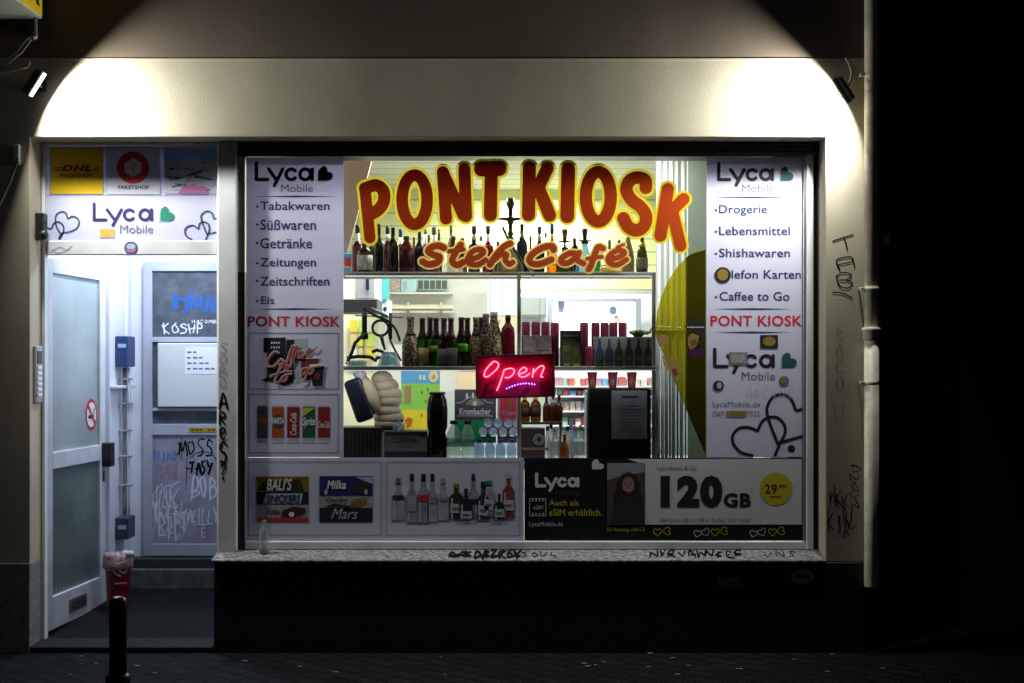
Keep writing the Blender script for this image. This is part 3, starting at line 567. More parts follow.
# ---- shop name letters
red_l = vinyl("red_letter_vinyl", (.58, .072, .010), .4, .35, (.20, .012, .020)); yel_l = vinyl("yellow_letter_vinyl", (.66, .48, .015), .4, .35, (.42, .33, .02))
A7 = lambda pts: [(340 + a / 5.12, 140 + b / 5.12) for a, b in pts]; A8 = lambda pts: [(520 + a / 5.12, 140 + b / 5.12) for a, b in pts]
def E7(cx, cy, rx, ry, r): return [[(340 + a / 5.12, 140 + b / 5.12, c) for a, b, c in elp(cx, cy, rx, ry, r, 48)]]
def E8(cx, cy, rx, ry, r): return [[(520 + a / 5.12, 140 + b / 5.12, c) for a, b, c in elp(cx, cy, rx, ry, r, 48)]]
LET = {'P': [ln(A7([(128, 252), (153, 500)]), 5.7), sp(A7([(128, 248), (185, 232), (222, 262), (222, 320), (190, 362), (145, 385)]), 6.2)],
       'O': E7(382, 306, 64, 126, 5.9), 'N': [ln(A7([(527, 165), (543, 402)]), 6.1), ln(A7([(530, 170), (630, 385)]), 5.6), ln(A7([(637, 150), (645, 390)]), 6.1)],
       'T': [ln(A7([(725, 148), (815, 146)]), 7.6), ln(A7([(775, 160), (770, 383)]), 6.6)], 'K': [ln(A8([(48, 142), (44, 382)]), 6.6), ln(A8([(140, 145), (85, 262)]), 6.4), ln(A8([(95, 245), (152, 385)]), 6.5)],
       'I': [ln(A8([(247, 150), (242, 390)]), 7)], 'O2': E8(401, 290, 64, 127, 6.2),
       'S': [sp(A8([(645, 245), (640, 205), (600, 192), (560, 210), (545, 255), (570, 305), (615, 340), (645, 385), (638, 435), (600, 462), (555, 445), (530, 400)]), 6.3)],
       'K2': [ln(A8([(757, 252), (720, 488)]), 6.2), ln(A8([(838, 302), (768, 372)]), 6), ln(A8([(780, 365), (822, 540)]), 6)]}
allp = [p for v in LET.values() for p in v]
q = MB(); q.strokes([[(a, b, c + 2.5) for a, b, c in p] for p in allp], yf, yel_l, .5); nl = q.build("name_lettering", W, label="big rounded red shop name letters outlined in yellow, arched across the top of the glass")
for k, p in LET.items():
    q = MB(); q.strokes(p, y2_, red_l, .45); q.build("letter", nl)
STR = [sp(A7([(532, 552), (505, 541), (470, 548), (452, 570), (478, 588), (508, 598), (500, 625), (455, 637), (422, 622)]), 3.1), sp(A7([(618, 537), (592, 575), (575, 620), (600, 640), (630, 625)]), 3), ln(A7([(560, 570), (632, 560)]), 2.1),
       sp(A7([(658, 612), (705, 600), (735, 575), (718, 560), (680, 570), (655, 605), (662, 632), (705, 638), (745, 615)]), 2.6), sp(A7([(872, 530), (838, 548), (795, 595), (768, 638)]), 2.9), sp(A7([(785, 618), (822, 588), (852, 586), (846, 615), (866, 636), (884, 626)]), 2.6),
       sp(A8([(172, 562), (165, 545), (125, 548), (75, 575), (48, 608), (62, 632), (105, 634), (160, 612)]), 3), sp(A8([(300, 585), (255, 580), (215, 605), (215, 628), (250, 628), (290, 598)]), 2.7), sp(A8([(303, 578), (292, 612), (325, 632)]), 2.7),
       sp(A8([(425, 555), (402, 548), (385, 580), (365, 640), (352, 662)]), 2.8), ln(A8([(345, 608), (418, 598)]), 1.9), sp(A8([(455, 612), (505, 600), (535, 578), (515, 565), (478, 575), (452, 605), (462, 632), (500, 638), (545, 612)]), 2.5), ln(A8([(498, 548), (532, 535)]), 1.3)]
q = MB(); q.strokes([[(a, b, c * 1.12 + 1.7) for a, b, c in p] for p in STR], yf, vinyl('tan_letter_vinyl', (.60, .42, .10), .4, .35, (.45, .33, .10)), .35); cl = q.build("cafe_lettering", W, label="slanted red brush lettering under the shop name")
q = MB(); q.strokes([[(a, b, c * 1.12) for a, b, c in p] for p in STR], y2_, vinyl('orange_red_vinyl', (.60, .105, .035), .4, .35, (.42, .07, .03)), .35); q.build("letter_fill", cl)


# ================================================================== entrance
YD = .2
D = thing("entrance_door", "white entrance door standing open into the bright hallway under a printed transom", "door", (-2.15, YD, .035))
m = MB(); fx0, fx1 = PX(42.5, YD), PX(219.5, YD)
m.box(fx0, PX(46, YD), .18, .24, .036, PZ(141.5, YD), metal_white, .003); m.box(PX(217.5, YD), fx1 + .002, .18, .24, .036, PZ(141.5, YD), metal_white, .003)
m.box(PX(46, YD), PX(217.5, YD), .182, .24, PZ(255, YD), PZ(241, YD), metal_white, .004); m.box(PX(46, YD), PX(217.5, YD), .182, .24, PZ(146.5, YD), PZ(141.5, YD), alu, .003)
m.build("frame", D)
m = MB(); m.box(PX(46, YD), PX(217.5, YD), .2, .206, PZ(241, YD), PZ(146.5, YD), foil); tp = m.build("transom_panel", D)
yt = .199; ya, yb_, yc, yd = yt - .0012, yt - .0024, yt - .0036, yt - .0048
q = MB()
q.rect(49.8, 148, 103.4, 194.2, ya, vinyl("parcel_yellow_print", (.80, .52, .01), .25, .45)); q.frame(49.8, 148, 103.4, 194.2, .5, yb_, thin_ink)
dred = mat("parcel_dark_red_print", (.22, .015, .02)); q.text("DHL", 61, 164.8, 91.6, 171.3, yb_, dred, .05, .35)
for yy in (167.2, 168.6, 170): q.rect(53, yy, 60.5 + (170 - yy), yy + .7, yb_, dred); q.rect(92 + (170 - yy), yy, 99.5, yy + .7, yb_, dred)
q.text("PAKETSHOP", 61, 173.6, 91.8, 177.4, yb_, dred, .03)
q.rect(106.3, 148, 160.2, 194.2, ya, vinyl("pale_lilac_print", (.62, .61, .68), .25, .45)); q.frame(106.3, 148, 160.2, 194.2, .5, yb_, gpr)
q.ell(133, 167.6, 16.2, 16.2, yb_, vinyl("parcel_red_print", (.60, .05, .05), .25, .45), 40)
hx = [(133 + 9.6 * math.cos(R(a)), 167.6 + 9.6 * math.sin(R(a))) for a in range(30, 390, 60)]; q.poly(hx, yc, white_p)
q.strokes([ln([(133, 177), (133, 168.5)], .35), ln([(124.7, 163), (133, 168.5), (141.3, 163)], .35), ln([(128.8, 160.5), (137, 165.8)], .35)], yd, gpr, .2)
q.text("PAKETSHOP", 118.2, 185.2, 149, 189.2, yb_, ink, .02)
q.frame(44.8, 195, 218, 240.5, .5, ya, gpr)
q.build("parcel_logo", tp)
q = MB(); q.rect(164, 148.4, 217, 193.6, ya, vinyl("cool_sky_print", (.28, .45, .68), .25, .45)); q.rect(164, 160, 217, 193.6, yb_, vinyl("newsprint", (.62, .66, .74), .25, .45))
rr = random.Random(3)
for k in range(60):
    cx, cy, wd, hh, sl_ = rr.uniform(166, 214), rr.uniform(162, 191), rr.uniform(4, 13), rr.uniform(.7, 2.2), rr.uniform(-.3, .3)
    c = rr.choice([ink, white_p, white_p, gpr, lblue_p, mat("faded_red_print", (.5, .1, .12)), ink])
    x0, x1 = max(164, cx - wd / 2), min(217, cx + wd / 2); q.poly([(x0, cy - hh / 2 - sl_ * wd / 2), (x1, cy - hh / 2 + sl_ * wd / 2), (x1, cy + hh / 2 + sl_ * wd / 2), (x0, cy + hh / 2 - sl_ * wd / 2)], yc - k * .00002, c)
q.poly([(178, 193.6), (184, 185), (205, 186.5), (209, 193.6)], yd, mat("mauve_print", (.40, .14, .30))); q.build("newspaper_picture", tp)
q = MB(); lyca(q, 92.6, 202.3, 153, 221.4, 2.0, ya, navy, green_p, 160.3, 206.4, 174, 220.8, (120, 225, 153, 233.3), lblue_p, thin_ink)
T4 = lambda pts: [(45 + a / 5.256, 140 + b / 5.256) for a, b in pts]
q.strokes([sp(T4([(72, 520), (86, 492), (130, 482), (165, 465), (180, 432), (165, 408), (140, 402), (120, 412), (110, 385), (88, 377), (62, 390), (55, 420), (62, 460), (85, 495)]), .75)], ya, teal_p, .25)
q.strokes([sp(T4([(8, 458), (22, 466), (36, 462), (45, 440), (68, 430), (92, 445), (98, 475), (78, 522)]), .75), sp(T4([(770, 522), (742, 505), (735, 475), (750, 455), (780, 450), (805, 466), (812, 440), (835, 431), (860, 445), (862, 480), (845, 522)]), .75)], ya, navy, .25)
q.strokes([sp(T4([(912, 408), (888, 414), (878, 385), (852, 374), (825, 390), (822, 420), (850, 495)]), .75), ln(T4([(850, 495), (912, 482)]), .75)], ya, teal_p, .25); q.build("lettering", tp)
q = MB(); q.rect(99.8, 228.6, 114, 237.4, yb_, mat("orange_sticker", (.72, .40, .10), noise=(120, .4))); q.build("sticker", tp)
q = MB(); yr = .1805; q.ell(131, 248, 6.8, 6.8, yr, mat("violet_sticker", (.10, .08, .22))); q.ell(131, 246.5, 4.6, 3, yr - .0012, lblue_p, 16); q.poly([(125.5, 249), (136.5, 249), (134.5, 252.5), (127.5, 252.5)], yr - .0012, mat("mauve_print", (.40, .14, .30)))
q.strokes([sp([(50, 252), (60, 247), (66, 250), (72, 246)], .4), sp([(52, 249), (58, 253), (70, 249)], .3)], yr, gpr, .25); q.build("round_sticker", D)
# open leaf: local frame (u along the leaf from the hinge, v thickness, z up)
LW = .93; ang = R(85.6); hx0, hy0 = PX(43, YD) - .046, .262
def LF(u, v, z): return (hx0 + u * math.cos(ang) + v * math.sin(ang), hy0 + u * math.sin(ang) - v * math.cos(ang), z)
def lbox(mb, u0, u1, v0, v1, z0, z1, mt, bev=0):
    t_ = MB(); t_.box(u0, u1, v0, v1, z0, z1, mt, bev); mb.add([LF(*p) for p in t_.v], t_.f, mt)
z0, z1 = .062, PZ(256.5, YD)
zg0, zg1 = z0 + .19, z1 - .085
zm0, zm1 = PZ(470, .3), PZ(453, .3)
m = MB(); lbox(m, 0, .085, 0, .05, z0, z1, metal_white, .004); lbox(m, LW - .09, LW, 0, .05, z0, z1, metal_white, .004); lbox(m, .085, LW - .09, .001, .049, z0, zg0, metal_white, .003); lbox(m, .085, LW - .09, .001, .049, zg1, z1, metal_white, .003); lbox(m, .085, LW - .09, .001, .049, zm0, zm1, metal_white, .003)
lf = m.build("door_leaf", D)
frost = mat("frosted_ribbed_glass", (.34, .42, .40), .25, noise=(3, .25), bump=(120, .25, .003)); frost.node_tree.nodes["Principled BSDF"].inputs["Transmission Weight"].default_value = .35; frost.node_tree.nodes["Principled BSDF"].inputs["Roughness"].default_value = .5
frost2 = mat("frosted_ribbed_glass_low", (.15, .21, .19), .3, noise=(3, .3))
t = frost2.node_tree; wv = t.nodes.new("ShaderNodeTexWave"); wv.bands_direction = 'Y'; wv.inputs["Scale"].default_value = 14; wv.inputs["Distortion"].default_value = .3; bp = t.nodes.new("ShaderNodeBump"); bp.inputs["Strength"].default_value = .5; bp.inputs["Distance"].default_value = .01; tcn = t.nodes.new("ShaderNodeTexCoord")
t.links.new(tcn.outputs["Object"], wv.inputs[0]); t.links.new(wv.outputs["Fac"], bp.inputs["Height"]); t.links.new(bp.outputs[0], t.nodes["Principled BSDF"].inputs["Normal"])
m = MB(); lbox(m, .085, LW - .09, .02, .03, zm1, zg1, frost); m.build("glass_pane", lf, label="upper frosted pane of the open door")
m = MB(); lbox(m, .085, LW - .09, .02, .03, zg0, zm0, frost2); m.build("glass_pane", lf, label="lower ribbed pane of the open door")
m = MB(); lbox(m, LW - .07, LW - .004, .05, .112, PZ(467, 1.1), PZ(443, 1.1), black, .004); m.build("lock_guard", lf)
m = MB(); lbox(m, LW - .055, LW - .03, .05, .058, PZ(482, 1.1), PZ(471, 1.1), dark, .003); m.build("keyhole", lf)
m = MB(); lbox(m, .33, .60, .05, .056, z0 + .055, z0 + .135, alu, .003); lbox(m, .355, .575, .056, .059, z0 + .07, z0 + .12, dark, .002); m.build("letter_slot", lf)
def leaf_disc(mb, uc, zc, ru, rz, v, mt): mb.add([LF(uc + ru * math.cos(2 * math.pi * k / 32), v, zc + rz * math.sin(2 * math.pi * k / 32)) for k in range(32)], [list(range(32))], mt)
m = MB(); zc = PZ(415, .95); uc = .735; leaf_disc(m, uc, zc, .10, .10, .0305, red_p); leaf_disc(m, uc, zc, .078, .078, .0317, white_p)
def leaf_line(mb, pts, r, v, mt): mb.strokes([ln(pts, r)], 0, mt, .006, tf=lambda a, b: LF(uc + a, v, zc - b))
leaf_line(m, [(-.045, .012), (.03, .012)], .011, .0329, ink); leaf_line(m, [(.04, .0), (.038, -.02), (.05, -.04)], .006, .0329, ink); leaf_line(m, [(-.055, -.055), (.055, .055)], .010, .0341, red_p); m.build("no_smoking_sticker", lf)

# back door of the hallway
YH = HYB + .055
HD = thing("hallway_door", "pale grey inner door at the end of the hallway, scrawled with tags", "door", (-2.05, YH, .30))
m = MB(); ydf = HYB
bx = lambda a: PX(a, ydf); bz = lambda b: PZ(b, ydf)
door_p = mat("lavender_grey_door_paint", (.40, .41, .48), .5, noise=(4, .12))
X1 = HXR - .004
for a, b, c, d in [(143, 152, 262, 556), (152, 240, 262, 271), (152, 240, 337, 342), (152, 240, 408, 411), (152, 240, 424, 435), (152, 240, 544, 556)]: m.box(bx(a), min(bx(b), X1), ydf, YH, bz(d), bz(c), door_p, .002)
m.build("door_frame", HD)
m = MB(); m.box(bx(152), X1, ydf + .02, ydf + .03, bz(424), bz(271), mat("grey_ribbed_glass", (.085, .10, .125), .35, noise=(12, .4), bump=(90, .3, .004))); gp = m.build("glass_pane", HD)
q = MB(); yy = ydf + .0185
q.strokes([ln(tagtext("VSAAUNIK", 172, 293, 232, 312, .9, jit=.25)[0], .9)] + tagtext("VSAAUNIK", 174, 296, 230, 310, 1.1, jit=.25) + [sp([(172, 310), (176, 301), (190, 298), (205, 302), (216, 296)], .8)], yy, bspray, .3)
q.strokes(tagtext("KOSHP", 164, 324, 206, 333, .62, jit=.12) + [ln([(162, 325), (165, 332)], .5)] + tagtext("HACOMBEN", 192, 320, 226, 323, .28), yy, wspray, .25); q.build("graffiti", gp)
m = MB(); m.box(bx(158.5), X1, ydf - .03, ydf + .015, bz(407), bz(343), mat("pale_box_enamel", (.62, .63, .62), .4), .006); bxp = m.build("letterbox_panel", HD)
q = MB(); q.rect(185, 347, 222, 374, ydf - .0318, white_p)
for k in range(4):
    for u in range(2 + k): q.rect(187 + u * 6, 351.4 + k * 5.5, 191.5 + u * 6 - (k + u) % 2, 353 + k * 5.5, ydf - .033, thin_ink)
q.build("notice", bxp)
m = MB(); m.box(bx(152), X1, ydf + .012, ydf + .03, bz(544), bz(435), mat("scuffed_door_panel", (.30, .29, .36), .55, noise=(7, .3))); lp = m.build("lower_panel", HD)
q = MB(); yy = ydf + .0105; gsp = mat("pale_scratch", (.66, .66, .72))
q.strokes(tagtext("MOSS", 179, 440, 216, 454, .75, jit=.16) + tagtext("TASY", 190, 462, 213, 474, 1.1, jit=.16) + [sp([(190, 458), (200, 452), (210, 453), (217, 460)], .4), sp([(176, 455), (181, 449), (178, 443)], .5)] + [ln([(186, 468), (192, 469)], .6), ln([(182, 437), (181, 460)], .35), ln([(187, 452), (186, 490)], .3)], yy, spray, .25)
q.strokes(tagtext("SIKNO", 153, 452, 178, 460, .6, jit=.15), yy, mat("faded_blue_marker", (.06, .2, .5)), .25)
q.strokes(tagtext("BOB", 193, 478, 218, 497, .55, jit=.18) + tagtext("BOB", 192, 479, 217, 498, .3, jit=.22) + tagtext("VSE", 153, 488, 181, 512, .55, jit=.3, slope=-8) + tagtext("WIFE", 152, 498, 182, 520, .5, jit=.4) + tagtext("ZNV", 153, 492, 184, 516, .4, jit=.4) + tagtext("BRET", 160, 516, 190, 537, .7, jit=.2, slope=-6) + tagtext("BRET", 159, 517, 189, 538, .35, jit=.25, slope=-6) + tagtext("MEILLY", 187, 510, 219, 524, .55, jit=.18) + [sp([(152, 535), (158, 520), (168, 514), (180, 516), (186, 526), (180, 540)], .4), sp([(186, 512), (179, 522), (184, 530)], .4)] + [ln([(193, 525), (208, 524)], .4)] + tagtext("E", 202, 528, 207, 537, .4) + tagtext("SOE", 196, 455, 216, 462, .3, jit=.2), yy, gsp, .25)
q.rect(160, 462, 178, 480, yy + .0008, mat("pink_rub_mark", (.34, .25, .31), noise=(30, .3))); q.build("graffiti", lp)
m = MB(); m.box(bx(189), bx(216), ydf - .004, ydf - .0005, bz(432), bz(427.5), mat("ochre_plate", (.42, .28, .02), .4)); pt = m.build("name_plate", HD)
q = MB(); [q.rect(191 + k * 4.2, 429.2, 194 + k * 4.2, 430.6, ydf - .0055, ink) for k in range(6) if k != 3]; q.build("lettering", pt)

# hallway fittings
def wallbox(name, label, cat, px0, px1, py0, py1, y, col, txt=None):
    T = thing(name, label, cat, (PX((px0 + px1) / 2, y), y, PZ(py1, y)))
    m = MB(); m.box(PX(px0, y), PX(px1, y), y - .05, y, PZ(py1, y), PZ(py0, y), col, .006); bdy = m.build("box_body", T)
    q = MB(); 
    for k in range(3): q.rect(px0 + 2, py0 + (4 + k * 3) * (py1 - py0) / 30, px1 - 2 - k, py0 + (5 + k * 3) * (py1 - py0) / 30, y - .0515, lblue_p)
    q.build("printed_text", bdy); return T
wy = 1.30
bluep = mat("dark_blue_enamel", (.02, .045, .14), .35)
def hallbox(name, label, cat, yc, z0, z1, depth, col):
    T = thing(name, label, cat, (HXS, yc, z0)); m = MB(); m.box(HXS + .001, HXS + depth, yc - .10, yc + .08, z0, z1, col, .006); b_ = m.build("box_body", T)
    q = MB()
    q.box(HXS + .02, HXS + depth - .012, yc - .1015, yc - .1, z1 - .075, z1 - .05, lblue_p)
    q.build("printed_text", b_); return T
hallbox("letter_box", "small dark blue box fixed high on the hallway wall above the cables", "letter box", 1.42, PZ(367, 1.3), PZ(336, 1.3), .085, bluep)
hallbox("meter_box", "dark slate box low on the hallway wall just above the red bin", "meter box", 1.42, PZ(540, 1.3), PZ(518, 1.3), .085, mat("slate_enamel", (.03, .045, .075), .4))
T = thing("cable_run", "bundle of grey cables running down the hallway wall between the two blue boxes", "cables", (HXS, 1.45, .6))
for k, dx in enumerate((.03, .045, .065)):
    m = MB(); m.tube([(HXS + dx, 1.42 + .006 * math.sin(i * 2 + k), PZ(368, 1.35) - i * (PZ(368, 1.35) - PZ(516, 1.35)) / 10) for i in range(11)], .007, metal_grey if k < 2 else metal_white); m.build("cable", T)
for py in (380, 405, 432, 458, 487):
    m = MB(); m.box(HXS + .001, HXS + .085, 1.40, 1.44, PZ(py, 1.35), PZ(py - 2, 1.35), alu, .002); m.build("bracket", T)
T = thing("hallway_rail", "narrow white ledge rail along the left hallway wall", "rail", (HXS, 1.5, PZ(387, 1.5)))
m = MB(); m.box(HXS + .001, HXS + .05, 1.21, HYB - .002, PZ(388, 1.5), PZ(385, 1.5), metal_white, .004); m.build("ledge", T)
m = MB(); m.box(HXS + .001, HXS + .03, 1.52, 1.56, PZ(387.5, 1.5) + .012, PZ(262, 1.5), metal_white, .003); m.build("upright", T)
T = thing("waste_bin", "red ice-cream waste bin with a crumpled bag over its rim in the hallway", "bin", (PX(118, .98), .98, .092))
binred = mat("red_bin_plastic", (.38, .012, .03), .4); zb0 = .092; zt = PZ(556, .98)
xb, yb0 = PX(118, .98), .98; rb = .080
m = MB(); m.lathe(xb, yb0, [(rb * .78, zb0), (rb * .8, zb0 + .01), (rb, zt - .03), (rb * 1.05, zt - .028), (rb * 1.05, zt), (rb * .97, zt)], binred, 32); bd = m.build("bin_body", T)
bag = mat("pale_plastic_bag", (.58, .38, .42), .4, bump=(60, .8, .02)); m = MB()
prof = [(rb * 1.10, zt - .075), (rb * 1.14, zt - .04), (rb * 1.09, zt), (rb * 1.0, zt + .02), (rb * .7, zt + .005), (rb * .3, zt - .01)]
m.lathe(xb, yb0, prof, bag, 30); rn = random.Random(5); m.v = [(a + rn.uniform(-.006, .006), b + rn.uniform(-.006, .006), c + rn.uniform(-.007, .009)) for a, b, c in m.v]
m.ball((xb + rb * .85, yb0 - .02, zt + .012), (.04, .04, .03), mat('white_crumpled_paper', (.62, .62, .66), .6), 10, 7, .5); m.build("bin_bag", T)
q = MB(); zc_ = PZ(569, .87); wht = mat("bin_logo_white", (.6, .55, .56))
def bin_tf(a, b):
    th = -math.pi / 2 + a / rb; z = zc_ - b; rr_ = rb * (.8 + .2 * (z - zb0) / (zt - zb0)) + .0025; return (xb + rr_ * math.cos(th), yb0 + rr_ * math.sin(th), z)
q.strokes([sp([(0, .05), (-.03, .03), (-.052, 0), (-.045, -.035), (-.015, -.035), (0, -.018), (.015, -.035), (.045, -.035), (.052, 0), (.03, .03), (.0, .02), (-.018, 0), (0, -.0), (.015, .008)], .005)], 0, wht, .004, tf=lambda a, b: bin_tf(a + .035, b))
q.text("Langnese", .0, .085, .085, .105, 0, wht, .02, tf=lambda a, b: bin_tf(a, b)); q.build("logo", bd)
# hallway ceiling lamp
T = thing("hallway_lamp", "flat ceiling lamp lighting the hallway from above the transom", "lamp", (-2.17, 1.0, 2.70))
m = MB(); m.lathe(-2.17, 1.0, [(.13, 2.779), (.14, 2.76), (.13, 2.74)], metal_white, 28); m.build("lamp_base", T)
m = MB(); m.lathe(-2.17, 1.0, [(.125, 2.739), (.10, 2.715), (.05, 2.705)], mat("lit_diffuser", (.8, .8, .85), .5, emit=(.85, .92, 1), emit_s=3), 28); m.build("diffuser", T)
def area(name, loc, rot, sx, sy, power, col, parent=None, spread=180, shape='RECTANGLE'):
    l = bpy.data.lights.new(name, 'AREA'); l.shape = shape; l.size = sx; l.size_y = sy; l.energy = power; l.color = col; l.spread = R(spread)
    o = bpy.data.objects.new(name, l); COL.objects.link(o); o.location = loc; o.rotation_euler = rot
    if parent is not None: o.parent = parent; o.location = Vector(loc) - OFF.get(parent, Vector())
    return o
area("hallway_light", (-2.17, 1.0, 2.695), (0, 0, 0), .22, .22, P_HALL, (.70, .82, 1), T)

# ================================================================== floodlights on the facade
lampg = mat('lamp_grey_paint', (.07, .07, .065), .5)
def flood(label, lx, ly, lz, n, power, hang, col, spr):
    n = Vector(n).normalized(); zl = -n; yl = Vector((0, 1, 0)); yl = (yl - zl * yl.dot(zl)).normalized(); xl = yl.cross(zl)
    M3 = Matrix((xl, yl, zl)).transposed(); L = Vector((lx, ly, lz))
    T = thing("floodlight", label, "floodlight", (lx, ly, lz), "LED floodlights above the shop front")
    def put(mb, name, parent=T):
        mb.v = [tuple(L + M3 @ Vector(p)) for p in mb.v]; return mb.build(name, parent)
    m = MB(); m.box(-.078, .078, -.04, .04, .002, .026, lampg, .005); m.box(-.05, .05, -.035, .035, .026, .045, lampg, .004); hs = put(m, "housing")
    m = MB()
    for k in range(6): m.box(-.068, .068, -.036 + k * .0135, -.032 + k * .0135, .026, .047, lampg, .001)
    put(m, "cooling_fins", hs)
    m = MB(); m.box(-.072, .072, -.02, .02, -.001, .0018, mat("lit_led_lens", (.8, .85, .9), .3, emit=(.88, .94, 1), emit_s=9)); put(m, "lens")
    m = MB(); bk = L + M3 @ Vector((0, 0, .040)); m.tube([(bk.x, -.004, bk.z), tuple(bk)], .009, lampg); m.box(bk.x - .03, bk.x + .03, -.008, -.0008, bk.z - .03, bk.z + .03, lampg, .002); m.build("bracket", T)
    m = MB(); m.tube(hang, .006, mat("pale_cable", (.42, .40, .34), .6)); m.build("cable", T)
    l = bpy.data.lights.new("floodlight_beam", 'AREA'); l.shape = 'RECTANGLE'; l.size = .14; l.size_y = .06; l.energy = power; l.color = col; l.spread = R(spr)
    o = bpy.data.objects.new("floodlight_beam", l); COL.objects.link(o); o.parent = T
    o.matrix_local = Matrix.Translation(M3 @ Vector((0, 0, -.004))) @ M3.to_4x4()
    return T
FY = -.165
fl = lambda px, py, y=FY: (PX(px, y), y, PZ(py, y))
flood("small floodlight at the top left with its glowing face turned to the right", *fl(38, 85), (.85, .03, -.53), P_FLOOD_L, [fl(30, 62, -.01), fl(28, 67, -.03), fl(20, 69, -.03), fl(0, 74, -.02), fl(-12, 76, -.01)], (.97, 1, .93), 152)
flood("small dark floodlight seen from behind at the top right beside the downpipe", *fl(840, 92), (-.75, .48, -.48), P_FLOOD_R, [fl(846, 58, -.01), fl(850, 66, -.03), fl(852, 74, -.05), fl(850, 82, -.09), fl(846, 88)], (.97, 1, .93), 158)

# ================================================================== facade fittings
T = thing("downpipe", "cream rain downpipe ending above the ground at the right corner of the shop front", "downpipe", (PX(871.5, -.06), -.06, PZ(587, -.06)))
pipe_m = mat("cream_pipe_paint", (.78, .73, .60), .5, noise=(12, .3)); xpipe = PX(871.5, -.06)
m = MB(); r_ = .040; zb_ = PZ(587, -.06); m.lathe(xpipe, -.06, [(r_ * .9, zb_), (r_, zb_ + .006), (r_, PZ(341, -.06))], pipe_m, 28); m.build("lower_pipe", T)
m = MB(); m.lathe(xpipe, -.06, [(r_ * .97, PZ(341, -.06)), (r_ * .97, 4.5)], pipe_m, 28); m.build("upper_pipe", T)
m = MB(); z_ = PZ(340, -.06); m.lathe(xpipe, -.06, [(r_ * 1.02, z_), (r_ * 1.16, z_ + .006), (r_ * 1.16, z_ + .045), (r_ * 1.3, z_ + .05), (r_ * 1.3, z_ + .066), (r_ * 1.0, z_ + .07)], pipe_m, 28); m.build("socket", T)
for py in (291, 77, 385):
    m = MB(); z_ = PZ(py, -.06); m.lathe(xpipe, -.06, [(r_ * 1.01, z_), (r_ * 1.1, z_ + .002), (r_ * 1.1, z_ + .02), (r_ * 1.01, z_ + .022)], pipe_m, 28); m.box(xpipe - .065, xpipe - .035, -.08, -.05, z_ + .002, z_ + .02, pipe_m, .002); m.box(xpipe - .06, xpipe - .05, -.055, .0, z_ + .005, z_ + .016, metal_grey); m.build("clamp", T)
T = thing("wall_lamp", "tiny pale wall fitting just right of the downpipe in the dark", "wall fitting", (PX(884, .5), .6, PZ(246, .5)))
m = MB(); m.box(PX(881, .55), PX(888, .55), .5, .56, PZ(246, .55), PZ(235, .55), metal_white, .01); m.build("cover", T); m = MB(); m.box(2.04, PX(890, .55), .56, .6, PZ(249, .55), PZ(238, .55), dark, .004); m.build("base", T)
T = thing("awning_arm", "white wall bracket with a dark rod slanting down, high on the left pier", "bracket", (PX(18, 0), 0, PZ(165, 0)))
m = MB(); m.box(PX(15, 0), PX(21, 0), -.03, -.0005, PZ(165, 0), PZ(145, 0), metal_white, .004); m.build("wall_plate", T)
m = MB(); m.tube([fl(18, 161, -.04), fl(10, 182, -.10), fl(0, 203, -.18), fl(-10, 222, -.25)], .008, black, 10); m.ball(fl(18, 161, -.035), .016, metal_grey); m.build("rod", T)
T = thing("door_bell_horn", "small black box with a ball joint on the left door reveal", "loudspeaker", (PX(36, .12), .1, PZ(243, .1)))
m = MB(); m.box(xp + .001, xp + .05, .08, .15, PZ(240, .1), PZ(213, .1), black, .006); m.build("box_body", T); m = MB(); m.ball((xp + .045, .09, PZ(235, .1)), .028, black); m.build("ball_joint", T)
T = thing("intercom", "narrow silver intercom panel with a column of buttons on the left door reveal", "intercom", (xp, .1, PZ(402, .1)))
m = MB(); m.box(xp + .001, xp + .018, .05, .16, PZ(403, .1), PZ(346, .1), alu, .004); pb_ = m.build("panel", T)
for k in range(6):
    m = MB(); z_ = PZ(397 - k * 5.4, .1); m.box(xp + .018, xp + .024, .068, .142, z_, z_ + .02, white_p, .003); m.build("button", T)
m = MB(); m.box(xp + .018, xp + .021, .07, .14, PZ(364, .1), PZ(351, .1), dark, .003); m.build("speaker_grille", T)
# projecting sign
T = thing("blade_sign", "yellow and white box sign projecting from the wall at the top left corner", "sign", (PX(41, -.1) - .13, -.5, PZ(18, -.1)))
sx1, sz0 = PX(41.5, -.1), PZ(18, -.1)
m = MB(); m.box(sx1 - .26, sx1 - .004, -.95, -.08, sz0, sz0 + .6, mat("sign_white_case", (.62, .66, .64), .4, emit=(.7, .8, .75), emit_s=.02), .004); m.build("case", T)
m = MB(); m.box(sx1 - .004, sx1, -.94, -.09, sz0 + .012, sz0 + .59, mat("lit_yellow_sign_face", (.7, .5, .02), .4, emit=(.8, .52, .02), emit_s=.22)); fc = m.build("sign_face", T)
q = MB(); q.text("KIOSK", -.90, -.30, -.13, -.03, 0, ink, .03, tf=lambda a, b: (sx1 + .002, a, sz0 - b + .02)); q.build("lettering", fc)
m = MB(); m.box(sx1 - .05, sx1 - .03, -.09, .0, sz0 + .1, sz0 + .13, dark); m.build("wall_arm", T); m = MB(); m.box(sx1 - .035, sx1 - .02, -.12, -.1, sz0 - .11, sz0, metal_grey, .002); m.build("hanger", T); m = MB(); m.tube([fl(35, 38, -.11), fl(30, 30, -.08), fl(22, 28, -.0)], .02, black); m.build("junction", T); m = MB(); m.ball(fl(34, 37, -.11), (.02, .02, .012), metal_grey); m.build("cable_clip", T)
m = MB()
